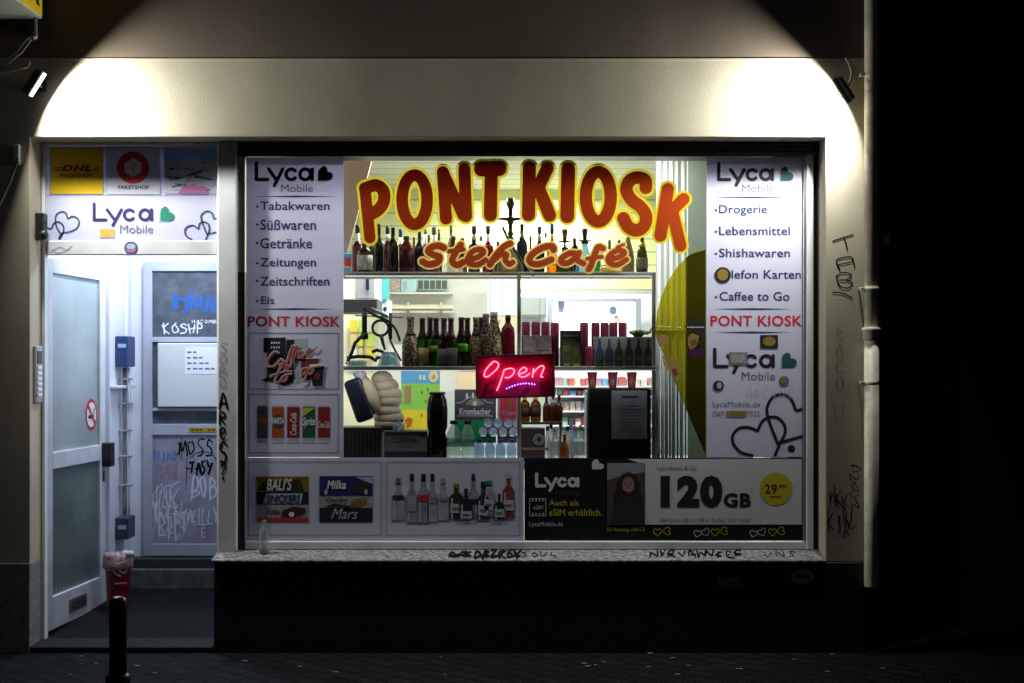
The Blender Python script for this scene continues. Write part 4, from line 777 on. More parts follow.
for k, o_ in enumerate((0, 5)): m.tube([fl(33 - o_ * .6, 37, -.1), fl(26 - o_ + 3, 42, -.06), fl(20 - o_ + 2, 52, -.04), fl(12 - o_, 60, -.03), fl(4 - o_, 68, -.02), fl(-10, 76, -.01)], .0055, mat("pale_cable", (.42, .40, .34), .6))
m.build("cable", T)
# bollard
T = thing("bollard", "slim black street bollard standing on the pavement in front of the doorway", "bollard", (PX(118, -3), -3, 0))
xb = PX(118, -3); bo = mat("bollard_paint", (.010, .010, .011), .35)
m = MB(); m.lathe(xb, -3, [(.03, .53), (.029, .72), (.031, .74), (.029, .76), (.029, PZ(601, -3)), (.024, PZ(598, -3)), (.012, PZ(596.5, -3))], bo, 24); m.build("post", T)
m = MB(); m.lathe(xb, -3, [(.052, 0), (.052, .05), (.041, .07), (.040, .50), (.042, .51), (.042, .535), (.031, .545)], bo, 24); m.build("base", T)
# little bottle on the sill
def lathe_bottle(mb, x, y, z, h, r, prof, m): return mb.lathe(x, y, [(a * r, z + b * h) for a, b in prof], m, 18)
T = thing("miniature_bottle", "tiny empty clear glass bottle left standing on the stone sill at the far left", "bottle", (PX(264, .11), .11, .5365))
cg = glassy("clear_bottle_glass", (.86, .91, .92), .62, .03, (.52, .56, .58)); zt = PZ(520, .11)
m = MB(); lathe_bottle(m, PX(264, .11), .11, .5365, zt - .5365, .027, [(.9, 0), (1, .04), (1, .62), (.8, .74), (.45, .82), (.42, .97), (.5, .98), (.5, 1)], cg); m.build("glass_body", T)
m = MB(); lathe_bottle(m, PX(264, .11), .11, .541, .022, .0255, [(.97, 0), (1, .1), (1, 1)], glassy("dregs", (.6, .45, .15), .4, .05, (.35, .25, .08))); m.build("dregs", T)

# ================================================================== shop interior
Z1, Z2, Z0 = PZ(272, .35), PZ(366.5, .35), PZ(462, .35)
S = thing("display_shelves", "grey metal display shelving standing behind the shop window", "shelf", (-.03, .55, Z0))
xl, xm, xr = PX(344.5, .35), PX(519, .35), PX(654, .35)
shelf_m = mat("grey_shelf_enamel", (.27, .27, .28), .45)
m = MB(); m.box(xl - .05, xr + .012, .35, .74, PZ(275.2, .35), Z1, shelf_m, .002); m.build("shelf_board", S)
m = MB(); m.box(xl - .05, xr + .012, .35, .74, PZ(370, .35), Z2, shelf_m, .002); m.build("shelf_board", S)
for a, zt_ in ((xl - .02, Z1), (xm, Z1), (xr + .0, Z1)):
    for (u, v, o_) in ((Z0, PZ(370, .35), 0), (Z2, PZ(275.2, .35), 0)):
        m = MB(); m.box(a - .011, a + .011, .352, .375, u + .001, v - .001, shelf_m, .002); m.build("post", S)
def shelf_fill(z):  # added fill light with a made-up glowing strip, brightens the goods' fronts
    m = MB(); m.box(xl, xr, .366, .378, z - .006, z - .001, mat("lit_fill_strip", (.8, .8, .8), .5, emit=(.95, .97, 1), emit_s=.6)); o = m.build("fill_strip", S)
    l = bpy.data.lights.new("shelf_fill_light", 'AREA'); l.shape = 'RECTANGLE'; l.size = xr - xl; l.size_y = .01; l.energy = P_FILL; l.color = (.95, .96, 1)
    q = bpy.data.objects.new("shelf_fill_light", l); COL.objects.link(q); q.parent = S; q.location = Vector(((xl + xr) / 2, .366, z - .009)) - OFF[S]; q.rotation_euler = (R(42), 0, 0)
shelf_fill(PZ(275.2, .35)); shelf_fill(PZ(370, .35))
CT = thing("display_counter", "low white counter under the display shelves behind the lower foils", "counter", (0, .6, .02))
m = MB(); m.box(-1.55, 1.10, .30, .93, Z0 - .04, Z0, mat("counter_top", (.45, .45, .47), .4), .003); m.build("counter_top", CT)
for a in (-1.5, 0, 1.04):
    m = MB(); m.box(a - .02, a + .02, .36, .9, .021, Z0 - .041, mat("counter_panel", (.6, .6, .62), .5)); m.build("leg", CT)

PR = {'wine': [(.9, 0), (1, .02), (1, .56), (.93, .63), (.6, .71), (.36, .76), (.33, .97), (.38, .975), (.38, 1)], 'spirit': [(.92, 0), (1, .02), (1, .52), (.92, .59), (.55, .65), (.36, .69), (.34, 1)], 'squat': [(.9, 0), (1, .03), (1, .66), (.9, .75), (.5, .83), (.36, .88), (.36, 1)],
      'hock': [(.9, 0), (1, .02), (1, .38), (.86, .55), (.5, .78), (.36, .88), (.34, 1)], 'sekt': [(.9, 0), (1, .02), (1, .42), (.88, .54), (.55, .66), (.42, .74), (.40, .93), (.46, .95), (.44, 1)], 'pet': [(.8, 0), (.98, .03), (1, .25), (.93, .3), (1, .35), (1, .58), (.9, .7), (.5, .85), (.32, .89), (.32, .95)],
      'jug': [(.8, 0), (.95, .05), (.98, .3), (.8, .42), (.98, .5), (1, .75), (.9, .9), (.68, .98), (.66, 1)], 'small': [(.9, 0), (1, .03), (1, .5), (.8, .62), (.42, .72), (.38, .97), (.44, 1)]}
g_red = glassy("dark_red_bottle", (.35, .05, .12), .45, .04, (.10, .012, .03)); g_blk = glassy("black_bottle", (.1, .1, .1), .12, .04, (.012, .012, .014)); g_grn = glassy("green_bottle", (.12, .38, .10), .55, .04, (.03, .10, .02)); g_dgr = glassy("olive_bottle", (.18, .22, .05), .35, .04, (.03, .035, .012))
g_blu = glassy("navy_bottle", (.05, .08, .2), .3, .04, (.012, .016, .04)); g_amb = glassy("amber_bottle", (.75, .36, .05), .6, .04, (.35, .14, .02)); g_clr = glassy("water_bottle_plastic", (.84, .95, .93), .62, .06, (.70, .82, .79)); g_bcl = glassy("blue_water_plastic", (.68, .82, 1.0), .52, .06, (.56, .70, .92)); g_brn = glassy("brown_bottle", (.35, .14, .04), .4, .04, (.09, .035, .015)); g_pnk = glassy("pink_liqueur", (.8, .06, .25), .5, .04, (.45, .02, .12)); g_tan = glassy("frosted_beige_bottle", (.45, .38, .25), .3, .3, (.20, .16, .10)); g_jug = glassy("dark_jug_glass", (.10, .05, .04), .2, .05, (.016, .010, .010))
lab_w = mat("label_paper", (.55, .55, .58), .6); lab_g = mat("label_grey", (.14, .145, .15), .7, spec=.2); lab_t = mat("label_tan", (.38, .27, .15), .6); lab_lime = mat("label_lime", (.12, .62, .03), .5); foil_mar = mat("maroon_neck_foil", (.055, .012, .02), .35); blue_cap = mat("blue_cap", (.02, .05, .25), .4); yel_cap = mat("yellow_cap", (.75, .50, .01), .4); gold = mat("gold_neck", (.5, .33, .05), .35, .6)
def bottle(label, px, pt, base, wpx, y, kind, glass, cap=None, capf=.1, lab=None, group=None, neck=None, name="bottle", cat="bottle", dz=0):
    x = PX(px, y); zt_ = PZ(pt, y); r = wpx / 2 * (y + CAMD) / FPX; z = base + .0008; h = zt_ - z
    T = thing(name, label, cat, (x, y, z), group); p = PR[kind]
    m = MB(); lathe_bottle(m, x, y, z, h if kind == 'pet' else h * .985, r, p, glass); bdy = m.build("glass_body", T)
    def rad(f):
        for (r0, f0), (r1, f1) in zip(p[:-1], p[1:]):
            if f0 <= f <= f1: return r0 + (r1 - r0) * (f - f0) / max(1e-6, f1 - f0)
        return p[-1][0]
    def sleeve(f0, f1, mt, nm, k=1.03):
        fs_ = [f0] + [f for _, f in p if f0 < f < f1] + [f1]
        q = MB(); q.lathe(x, y, [(rad(f) * r * k + .0006, z + f * h * (1 if kind == 'pet' else .985)) for f in fs_], mt, 18); return q.build(nm, T)
    if lab: sleeve(lab[1], lab[2], lab[0], "label")
    if neck: sleeve(neck[1], neck[2], neck[0], "neck_foil", 1.06)
    if cap:
        rc = rad(.97) * r * (1.7 if kind == 'pet' else 1.12); q = MB(); q.lathe(x, y, [(rc, z + h * (1 - capf)), (rc, z + h * .995), (rc * .9, z + h)], cap, 16); q.build("cap", T)
    return T
G1 = "bottles on the top shelf"; ys = .55
# --- top shelf
bottle("dark red bottle with a clear neck and black cap, leftmost on the top shelf", 357.6, 225, Z1, 12, .62, 'spirit', g_red, black, .16, None, G1, (lab_w, .68, .84))
bottle("squat bottle with a broad white printed label, front left of the top shelf", 365, 243, Z1, 15, .48, 'squat', g_blk, black, .08, (mat('label_print', (.40, .40, .42), .7, noise=(70, .7), spec=.2), .1, .6), G1)
bottle("black wine bottle with a tall thin neck, under the lower tip of the letter P", 379, 224, Z1, 10, .55, 'wine', g_blk, dark, .12, None, G1)
bottle("red bottle with a black cap, behind the two black wine bottles", 387.5, 226, Z1, 10, .68, 'spirit', g_red, black, .15, None, G1, (lab_w, .7, .84))
bottle("black wine bottle with plain dark shoulders, second from the P tip", 393, 227, Z1, 11.5, .5, 'wine', g_blk, None, .1, None, G1)
bottle("blue capped clear necked bottle half hidden below the letter O", 400.5, 229, Z1, 10, .7, 'spirit', g_red, blue_cap, .16, None, G1, (lab_w, .68, .83))
bottle("wide maroon bottle with a dark front label below the letter O", 406.5, 236, Z1, 14, .5, 'squat', g_red, foil_mar, .1, (mat("maroon_label", (.03, .006, .012), .8, spec=.15), .15, .6), G1)
bottle("narrow purple-red bottle right of the wide maroon one", 414, 236, Z1, 7, .6, 'spirit', g_red, None, .1, None, G1)
bottle("navy bottle with a dark blue neck left of the red S", 419.5, 231, Z1, 10, .52, 'wine', g_blu, blue_cap, .2, None, G1)
bottle("green liqueur bottle with a pale neck behind the red S", 425.5, 229, Z1, 9, .66, 'spirit', g_grn, lab_t, .1, None, G1, (lab_w, .66, .9))
bottle("red bottle with a grey brown cap above the red S", 434, 227, Z1, 11, .58, 'spirit', g_red, lab_g, .14, None, G1, (lab_w, .66, .84))
bottle("slim dark bottle with a brown neck just right of the red S", 439, 229, Z1, 7, .66, 'wine', g_brn, lab_t, .1, None, G1)
bottle("slim grey necked bottle behind the first hookah bowl", 451, 225, Z1, 8, .72, 'wine', g_tan, lab_g, .14, None, G1)
bottle("black bottle with a white collar above the brushed letter e", 474, 226, Z1, 12, .55, 'spirit', g_blk, black, .15, None, G1, (lab_w, .72, .83))
bottle("pink topped liqueur bottle with a black cap above the brushed letter h", 488, 226, Z1, 11, .55, 'spirit', g_red, black, .15, (g_pnk, .5, .6), G1, (lab_w, .68, .84))
bottle("dark bottle with slanting shoulders right of the tall hookah", 522, 224, Z1, 11, .55, 'wine', g_blu, black, .12, None, G1, (lab_g, .72, .86))
bottle("black bottle with a clear neck and navy cap left of the big brushed C", 539.3, 226.5, Z1, 11, .55, 'spirit', g_blk, blue_cap, .14, None, G1, (lab_w, .7, .84))
bottle("amber bottle with a long blue cap above the brushed letter C", 552, 224, Z1, 11, .55, 'spirit', g_amb, blue_cap, .2, None, G1, (gold, .62, .8))
bottle("short clear bottle with a grey cap between the brushed letters f and e", 609.5, 240, Z1, 8, .6, 'spirit', cg, lab_g, .28, None, G1)
bottle("golden round liqueur bottle under the brushed letter e", 611, 262.5, Z1, 21, .48, 'squat', g_amb, None, .1, (mat("honey_label", (.6, .42, .06), .4), .1, .6), G1)
bottle("frosted beige slender bottle right of the accent over the e", 628, 234, Z1, 13, .55, 'hock', g_tan, None, .1, None, G1)
bottle("dark olive slender bottle with a grey label at the right end of the top shelf", 642, 236, Z1, 11.5, .5, 'hock', g_dgr, None, .1, (lab_g, .12, .42), G1, (gold, .72, .84))
for px, pt, w_, kd, gl, cp, lb in [(371.8, 233, 8, 'wine', g_dgr, None, "dark olive bottle squeezed behind the squat white labelled bottle"), (428.5, 235, 8, 'spirit', g_red, black, "dark red bottle between the navy bottle and the grey capped red one"), (462.5, 238, 10, 'squat', g_brn, black, "brown squat bottle right of the hookah above the brushed letter t"), (481, 236, 8, 'spirit', cg, lab_g, "clear bottle between the two black capped bottles left of the tall hookah"),
                               (498, 241, 9, 'wine', g_dgr, None, "dark bottle just left of the stem of the tall hookah"), (530.5, 236, 8, 'spirit', g_brn, blue_cap, "brown bottle with a blue cap behind the hose of the tall hookah"), (574.5, 238, 9, 'squat', g_blk, black, "black squat bottle between the two small hookahs"), (596, 243, 10, 'squat', g_grn, gold, "green round bottle behind the brushed letter f"), (619, 240, 9, 'wine', g_dgr, lab_g, "dark green bottle left of the frosted beige slender one"), (545.8, 232, 7, 'spirit', cg, black, "slim clear bottle beside the amber bottle with a long blue cap")]:
    bottle(lb, px, pt, Z1, w_, .70, kd, gl, cp, .13, None, G1)
# --- hookahs
hk_m = mat("hookah_black_metal", (.02, .02, .025), .3, .4)
def hookah(label, px, ptop, base, y, wv, vase_m, hose=None, bowl=black, tray_w=22, spread=.42, bw=.48, thick=1.0):
    x = PX(px, y); z = base + .0008; zt_ = PZ(ptop, y); H = zt_ - z; k = (y + CAMD) / FPX; r = wv * k / 2
    T = thing("hookah", label, "hookah", (x, y, z), "hookahs on the shelves"); zv = z + H * spread
    m = MB(); m.lathe(x, y, [(r * .8, z), (r, z + .02 * H), (r * .95, z + H * spread * .35), (r * .5, z + H * spread * .75), (r * .3, zv)], vase_m, 22); m.build("water_vase", T)
    m = MB(); m.lathe(x, y, [(r * .42, zv), (r * .42, zv + .04 * H), *[(rr_ * thick, zv + f * (z + H * .72 - zv)) for rr_, f in ((.007, .15), (.013, .25), (.007, .33), (.010, .45), (.006, .55), (.007, .8), (.011, .9), (.006, 1.0))]], hk_m, 14); m.build("stem", T)
    m = MB(); tr = tray_w * k / 2; zt2 = z + H * .72; m.lathe(x, y, [(.012, zt2 - .006 * thick), (tr, zt2), (tr, zt2 + .004 * thick), (.012, zt2 + .003 * thick)], hk_m, 24); m.build("tray", T)
    m = MB(); m.lathe(x, y, [(.010, zt2 + .003), (.014, z + H * .86), (tr * bw * .9, z + H * .92), (tr * bw, zt_), (tr * bw * .8, zt_ - .002)], bowl, 18); m.build("bowl", T)
    if hose:
        m = MB(); m.tube(hose, .008, hk_m, 8); m.build("hose", T)
    return T
hookah("small hookah with a black tray and clear vase above the brushed letter t", 453, 236, Z1, .5, 20, cg, None, mat("brown_clay", (.08, .05, .04)), 13, .55)
hp = lambda a, b, y=.46: (PX(a, y), y, PZ(b, y))
hookah("tall black hookah with a broad tray rising beside the letter K, its hose slanting down", 510.5, 198.5, Z1, .52, 26, g_tan, [hp(502.5, 227), hp(507, 237), hp(513, 247), hp(521, 260), hp(529, 271), hp(533, 275, .36)], hk_m, 25, .38, .36, 1.9)
hookah("hookah with a wide clay bowl and tray left of the brushed f", 564.8, 229, Z1, .52, 18, g_dgr, None, mat("brown_clay", (.08, .05, .04)), 14, .55)
hookah("hookah with a pale blue vase and black bowl, rightmost of the small pair", 584.8, 228.5, Z1, .52, 18, glassy("pale_blue_vase", (.4, .6, .8), .6, .05, (.12, .22, .32)), None, black, 14, .66)
# small coloured carton at far left of top shelf
def carton(name, label, cat, px0, px1, pt, base, y, dep, mt, art=None, group=None, bev=.003):
    z = base + .0008; T = thing(name, label, cat, (PX((px0 + px1) / 2, y), y + dep / 2, z), group); zt_ = PZ(pt, y)
    m = MB(); m.box(PX(px0, y), PX(px1, y), y, y + dep, z, zt_, mt, bev); bdy = m.build("box_body", T)
    if art:
        q = MB(); art(q, y - .002); q.build("print", bdy)
    return T
carton("snack_carton", "small blue, yellow and red carton at the far left end of the top shelf", "carton", 340, 352, 253, Z1, .7, .05, mat("sky_blue_card", (.12, .35, .55)), lambda q, y: (q.rect(340.5, 263, 351.5, 268, y, yellow_p), q.rect(345, 258, 351, 266, y - .001, red_p)))
# --- second shelf, left compartment
G2 = "sparkling wine bottles on the middle shelf"; net = mat("spotted_net_wrap", (.30, .22, .13), .6)
t = net.node_tree; ck = t.nodes.new("ShaderNodeTexVoronoi"); ck.inputs["Scale"].default_value = 75; rp_ = t.nodes.new("ShaderNodeValToRGB"); rp_.color_ramp.elements[0].position = .46; rp_.color_ramp.elements[1].position = .60; rp_.color_ramp.elements[0].color = (.012, .008, .006, 1); rp_.color_ramp.elements[1].color = (.36, .24, .14, 1); tcn = t.nodes.new("ShaderNodeTexCoord")
t.links.new(tcn.outputs["Object"], ck.inputs["Vector"]); t.links.new(ck.outputs["Distance"], rp_.inputs[0]); t.links.new(rp_.outputs[0], t.nodes["Principled BSDF"].inputs["Base Color"])
def netted(label, px, pt, y, w_): return bottle(label, px, pt, Z2, w_, y, 'sekt', net, None, .1, (black, .62, .72), "spotted bottles on the middle shelf", name="spotted_bottle")
netted("spotted bottle with a black neck band, leftmost of the row on the middle shelf", 410.5, 316, .5, 17)
netted("spotted bottle behind the lime label, left of the dark capped pair", 476, 316.5, .52, 14); netted("spotted bottle with a tall black neck, left of the bell shaped one", 486, 313, .56, 15)
T = bottle("bell shaped spotted bottle with a pale stopper, just above the lit sign", 494, 312, Z2, 19, .5, 'hock', net, lab_w, .1, None, "spotted bottles on the middle shelf", name="spotted_bottle")
nk = lambda f0: (foil_mar, f0, 1)
for px, pt, gl, lb, lbl, y in [(422.3, 317, g_grn, (lab_t, .05, .38), "green sparkling wine bottle with a tan label, next to the leftmost spotted bottle", .5), (430, 316.5, g_grn, (lab_t, .05, .40), "green sparkling wine bottle with a tan label, second from the leftmost spotted bottle", .56),
                           (436, 317, g_grn, (mat("label_yellowgreen", (.35, .48, .04)), .30, .42), "green sparkling wine bottle with a yellow-green strip, left of the grey labelled pair", .52), (444, 317, g_blk, (lab_g, .05, .36), "dark sparkling wine bottle with a grey label, left one of the grey labelled pair", .46), (451, 317, g_dgr, (lab_g, .04, .38), "dark green sparkling wine bottle with a grey label, right one of the grey labelled pair", .46),
                           (461.3, 316.5, g_dgr, (lab_lime, .30, .46), "sparkling wine bottle with a bright lime label, right of the grey labelled pair", .5), (467.3, 317, g_dgr, (lab_lime, .31, .44), "sparkling wine bottle with a lime label, tucked left of the first dark capped spotted bottle", .56), (481.3, 316.5, g_dgr, (lab_lime, .30, .42), "sparkling wine bottle between two spotted bottles, lime label half hidden", .62)]:
    bottle(lbl, px, pt, Z2, 12.5, y, 'sekt', gl, None, .1, lb, G2, nk(.56))
bottle("plain dark red bottle with square shoulders beside the middle post", 508, 315, Z2, 14, .5, 'squat', g_red, foil_mar, .12, None, "bottles on the middle shelf")
# stand with hoses
T = thing("hookah_stand", "black three legged hookah stand with a looped hose on the left of the middle shelf", "hookah", (PX(366, .5), .5, Z2), "hookahs on the shelves"); h5 = lambda a, b, y=.5: (PX(a, y), y, PZ(b, y))
m = MB(); m.tube([h5(364.5, 308), h5(364.5, 339)], .017, hk_m); m.tube([h5(364.5, 333), h5(364.5, 339.5)], .024, hk_m); m.tube([h5(364, 339), h5(363.5, 357)], .008, glassy("clear_tube", (.8, .85, .85), .7, .05, (.4, .4, .4))); m.build("stem", T)
for pts in ([h5(362, 336), h5(355, 343), h5(352, 352), h5(348, 361), h5(347, 365)], [h5(347, 358), h5(358, 356.5), h5(370, 357), h5(377, 361)], [h5(372, 352, .6), h5(377, 350, .6), h5(383, 352, .6), h5(384, 357, .6), h5(375, 358, .6)]):
    m = MB(); m.tube([(a, b, max(c, Z2 + .012)) for a, b, c in pts], .011, hk_m); m.build("leg", T)
m = MB(); yy = .47; a_ = sp([(366, 310), (376, 316), (388, 321), (396, 330), (400, 341)], 1) ; m.tube([h5(a, b, yy) for a, b, c in a_], .008, hk_m); m.tube([h5(372 + 0 * a, b, yy) if 0 else h5(a, b, yy) for a, b, c in elp(380.5, 328, 8, 7.6, 1, 26)], .0085, hk_m); m.tube([h5(381, 335, yy), h5(383, 343, yy), h5(385, 350, yy)], [.014, .010, .006], hk_m); m.tube([h5(390.5, 313, yy), h5(390.5, 339, yy)], .011, hk_m); m.tube([h5(388, 330, yy), h5(391, 342, yy), h5(396, 352, yy), h5(401, 361, yy)], .007, hk_m); m.tube([h5(355, 315.5, yy), h5(403, 317.5, yy)], .004, hk_m); m.build("hose", T)
for k, (px, lb) in enumerate([(357, "clear glass ashtray under the black hookah stand"), (389, "clear blue tinted glass base beside the looped hose")]):
    T = thing("glass_dish", lb, "glass dish", (PX(px, .42), .42, Z2)); m = MB(); r = (.055, .065)[k]; h_ = (.03, .085)[k]; m.lathe(PX(px, .42), .42, [(r, Z2 + .0008), (r * 1.05, Z2 + .006), (r * (1.1 if k == 0 else .6), Z2 + h_), (r * (.9 if k == 0 else .5), Z2 + h_), (r * .8, Z2 + .008)], glassy("dish_glass", (.70, .84, .86), .7, .04, (.35, .48, .50)), 20); m.build("glass_bowl", T)
# --- second shelf, right compartment
G3 = "dark red cans in a row on the middle shelf"; can_r = mat("dark_red_can", (.30, .03, .08), .4, .2)
for px, pt, y, lb in [(525.7, 322, .62, "dark red can behind the pinkish grey carton, leftmost of the can row"), (535.7, 322, .62, "dark red can behind the pinkish grey carton, second in the can row"), (545.6, 322, .62, "dark red can behind the pinkish grey carton, third in the can row"), (554.8, 322.5, .55, "tall dark red can between the pinkish carton and the dark gift box"), (584, 322.5, .6, "tall dark red can just right of the dark gift box"),
                      (589.5, 346, .45, "short dark red can in front, between the gift box and the six bottle carton"), (595.5, 322.5, .62, "dark red can behind the six bottle carton, leftmost of four"), (604.6, 322.5, .62, "dark red can behind the six bottle carton, second of four"), (613.3, 322.5, .62, "dark red can behind the six bottle carton, third of four"), (622.6, 322.5, .62, "dark red can behind the six bottle carton, rightmost of four")]:
    x = PX(px, y); z = Z2 + .0008; zt_ = PZ(pt, y); r = 4.3 * (y + CAMD) / FPX; T = thing("drink_can", lb, "can", (x, y, z), G3)
    m = MB(); m.lathe(x, y, [(r * .85, z), (r, z + .008), (r, zt_ - .014), (r * .88, zt_ - .004)], can_r, 18); m.build("can_body", T); m = MB(); m.lathe(x, y, [(r * .9, zt_ - .004), (r * .92, zt_), (r * .8, zt_ - .001)], mat("can_rim", (.40, .12, .2), .3, .8), 18); m.build("lid", T)
carton("grey_carton", "pinkish grey speckled carton at the left of the right compartment", "carton", 521.5, 551.5, 335.5, Z2, .46, .09, mat("pinkish_grey_card", (.30, .24, .27), .7, noise=(40, .5)), lambda q, y: (q.rect(523, 337, 535, 352, y, mat("mauve_card", (.36, .27, .32), noise=(50, .4))), q.rect(538, 340, 550, 350, y, mat("mauve_card2", (.26, .20, .23)))))
def gift(q, y):
    q.rect(562, 341, 580, 364, y, mat("dark_olive_card", (.05, .055, .025))); q.rect(563, 334.5, 579, 336.5, y, lab_g); q.rect(563, 345, 571, 352, y - .001, mat("olive_label", (.12, .11, .03))); q.rect(564, 363.5, 570, 366, y - .001, gold); q.rect(573, 363.5, 580, 366.3, y - .001, gold); q.rect(573, 346, 579, 356, y - .001, mat("olive_label", (.12, .11, .03)))
carton("gift_box", "dark olive gift box with gold feet printed on its front", "box", 560.3, 581.5, 330.5, Z2, .44, .09, mat("olive_black_card", (.028, .032, .026), .5), gift)
def six(q, y):
    q.rect(594.6, 337.5, 653, 368, y, mat("pale_slate_card", (.24, .25, .30)))
    for k in range(6):
        c = mat("steel_blue_print", (.03, .06, .14)) if k < 2 else mat("slate_green_print", (.022, .035, .03)); x = 599.5 + k * 9.75
        q.poly([(x - 1.1, 339), (x + 1.1, 339), (x + 1.4, 346), (x + 4, 352), (x + 4.2, 367.5), (x - 4.2, 367.5), (x - 4, 352), (x - 1.4, 346)], y - .0012, c); q.rect(x - 3.4, 355.5, x + 3.4, 360.5, y - .0024, mat("slate_label_print", (.075, .085, .10)))
carton("bottle_carton", "slate grey carton printed with a row of six bottles", "carton", 594.2, 653.4, 336.8, Z2, .43, .10, mat("slate_card", (.16, .17, .20), .5), six)
T = thing("brass_lamp_dish", "small green gold oil lamp dish lying on the six bottle carton", "dish", (PX(638, .48), .48, PZ(336.8, .43))); zz = PZ(336.8, .43) + .001; x = PX(638, .48); bz_ = mat("green_brass", (.22, .24, .10), .35, .7)
m = MB(); m.lathe(x, .48, [(.025, zz), (.03, zz + .006), (.055, zz + .022), (.05, zz + .036), (.02, zz + .041)], bz_, 20); m.build("bowl", T); m = MB(); m.tube([(x + .045, .48, zz + .02), (x + .07, .48, zz + .028), (x + .082, .48, zz + .05)], [.012, .008, .006], bz_); m.build("spout", T)
# --- bottom level
carton("black_crate", "black plastic crate in the lower left corner of the display", "crate", 340, 381, 427.5, Z0, .40, .25, black, lambda q, y: [q.rect(348 + k * 4, 430, 349.5 + k * 4, 455, y, dark) for k in range(8)])
def corona(q, y): q.rect(384.5, 436, 427, 451.5, y, mat("grey_beer_card", (.26, .26, .275), .5)); q.text("CORONA", 392.5, 437, 417, 443, y - .001, ink, .01); q.text("Extra", 399.5, 444.5, 411.5, 448, y - .001, thin_ink, 0); q.rect(420, 434, 425, 437, y - .001, ink)
carton("beer_carton", "grey beer carton with dark lettering between the crate and the big dark jug", "carton", 384, 427.3, 431, Z0, .42, .2, mat("dark_grey_beer_card", (.06, .06, .065), .5), corona)
T = bottle("big dark glass jug with a narrow waist beside the grey beer carton", 437.2, 392, Z0, 21, .45, 'jug', g_jug, black, .03, None, None, name="glass_jug", cat="jug")
for px, lb in ((453.8, "left clear water bottle with a black cap in front of the green sign"), (467.8, "right clear water bottle with a black cap in front of the green sign")):
    bottle(lb, px, 420.5, Z0, 14, .42, 'pet', g_clr, black, .09, (glassy("pale_green_label", (.55, .75, .68), .5, .2, (.32, .45, .40)), .36, .57), "large clear water bottles", name="water_bottle")
for px in (479.5, 490, 500.6, 511.5):
    bottle("small blue-capped water bottle standing in the front row of the shrink-wrapped pack", px, 439, Z0, 10, .42, 'pet', g_bcl, blue_cap, .16, None, "small blue water bottles in the front row", name="water_bottle")
gl_ = 0
for row, (zpy, xs_) in enumerate([(432, (483, 493, 503, 513)), (424, (488, 498, 508, 517)), ]):
    for px in xs_:
        y0 = .46; x, z = PX(px, y0), PZ(zpy - .5, y0); r = 5.2 * (y0 + CAMD) / FPX
        T = thing("lying_bottle", "blue water bottle lying with its round ribbed end to the front on the standing row", "bottle", (x, y0, z - r), "small blue water bottles lying in a pile")
        m = MB(); m.lathe(x, z, [(r * .75, y0), (r, y0 + .012), (r, y0 + .14), (r * .4, y0 + .18), (r * .35, y0 + .2)], g_bcl, 18, axis='y'); m.build("plastic_body", T); m = MB(); m.lathe(x, z, [(r * .8, y0 - .004), (r * .45, y0 - .002)], mat("ribbed_bottle_end", (.62, .70, .88), .2, bump=(70, .8, .01)), 16, axis='y'); m.build("bottle_end", T)
# background behind bottom-left display
T = thing("puffer_jacket", "cream quilted padded jacket hanging behind the crate beside a dark slab", "jacket", (PX(384, .62), .62, Z0)); cr = mat("cream_quilted_cloth", (.54, .46, .33), .8, bump=(30, .4, .01))
pj = lambda a, b, y=.72: (PX(a, y), y, PZ(b, y))
m = MB(); k_ = 8.5 / FPX
for px, py, rx, rz in ((382, 379, 11, 8.5), (385, 386, 14, 9), (387.5, 394, 15, 9), (388.5, 401, 13.5, 8), (387, 411, 14.5, 8), (389, 418, 15.5, 8.5), (388, 424, 14, 7)): m.ball((PX(px, .62), .62, PZ(py, .62)), (rx * k_, .085, rz * k_), cr, 24, 14)
bdj = m.build("body", T)
m = MB(); m.tube([pj(361, 377, .54), pj(366, 387, .53), pj(371, 399, .53), pj(374, 409, .54), pj(375, 413, .55)], [.03, .05, .052, .04, .012], cr, 16); m.build("sleeve", T)
m = MB(); a0, b0 = Vector(pj(352, 380, .5)), Vector(pj(366, 420, .5)); d = (b0 - a0); tt = MB(); tt.box(-.055, .055, -.03, .03, -d.length / 2 - .005, d.length / 2 + .005, mat("dark_navy_plastic", (.012, .014, .035), .35), .03, 4); zl = d.normalized(); yl = Vector((0, 1, 0)); xl_ = yl.cross(zl); M3 = Matrix((xl_, yl, zl)).transposed(); mid = (a0 + b0) / 2
m.add([tuple(mid + M3 @ Vector(p)) for p in tt.v], tt.f, MATS["dark_navy_plastic"]); m.build("dark_slab", T)
m = MB(); m.tube([pj(356, 371, .52), pj(363, 378, .52)], [.03, .035], mat("lavender_cuff", (.45, .47, .62)), 12); m.build("cuff", T)
for px, lb in ((395.5, "small blue capped flask on the grey beer carton, left"), (402, "small blue capped flask on the grey beer carton, right")):
    bottle(lb, px, 419.5, PZ(431, .42), 6, .52, 'small', g_bcl, blue_cap, .2, None, "small flasks", name="flask", cat="flask")
def board(name, label, cat, px0, px1, py0, py1, y, th, mt, art=None):
    T = thing(name, label, cat, (PX((px0 + px1) / 2, y), y, PZ(py1, y))); m = MB(); m.box(PX(px0, y), PX(px1, y), y, y + th, PZ(py1, y), PZ(py0, y), mt, .003); b_ = m.build("board", T)
    if art: q = MB(); art(q, y - .002); q.build("print", b_)
    return T
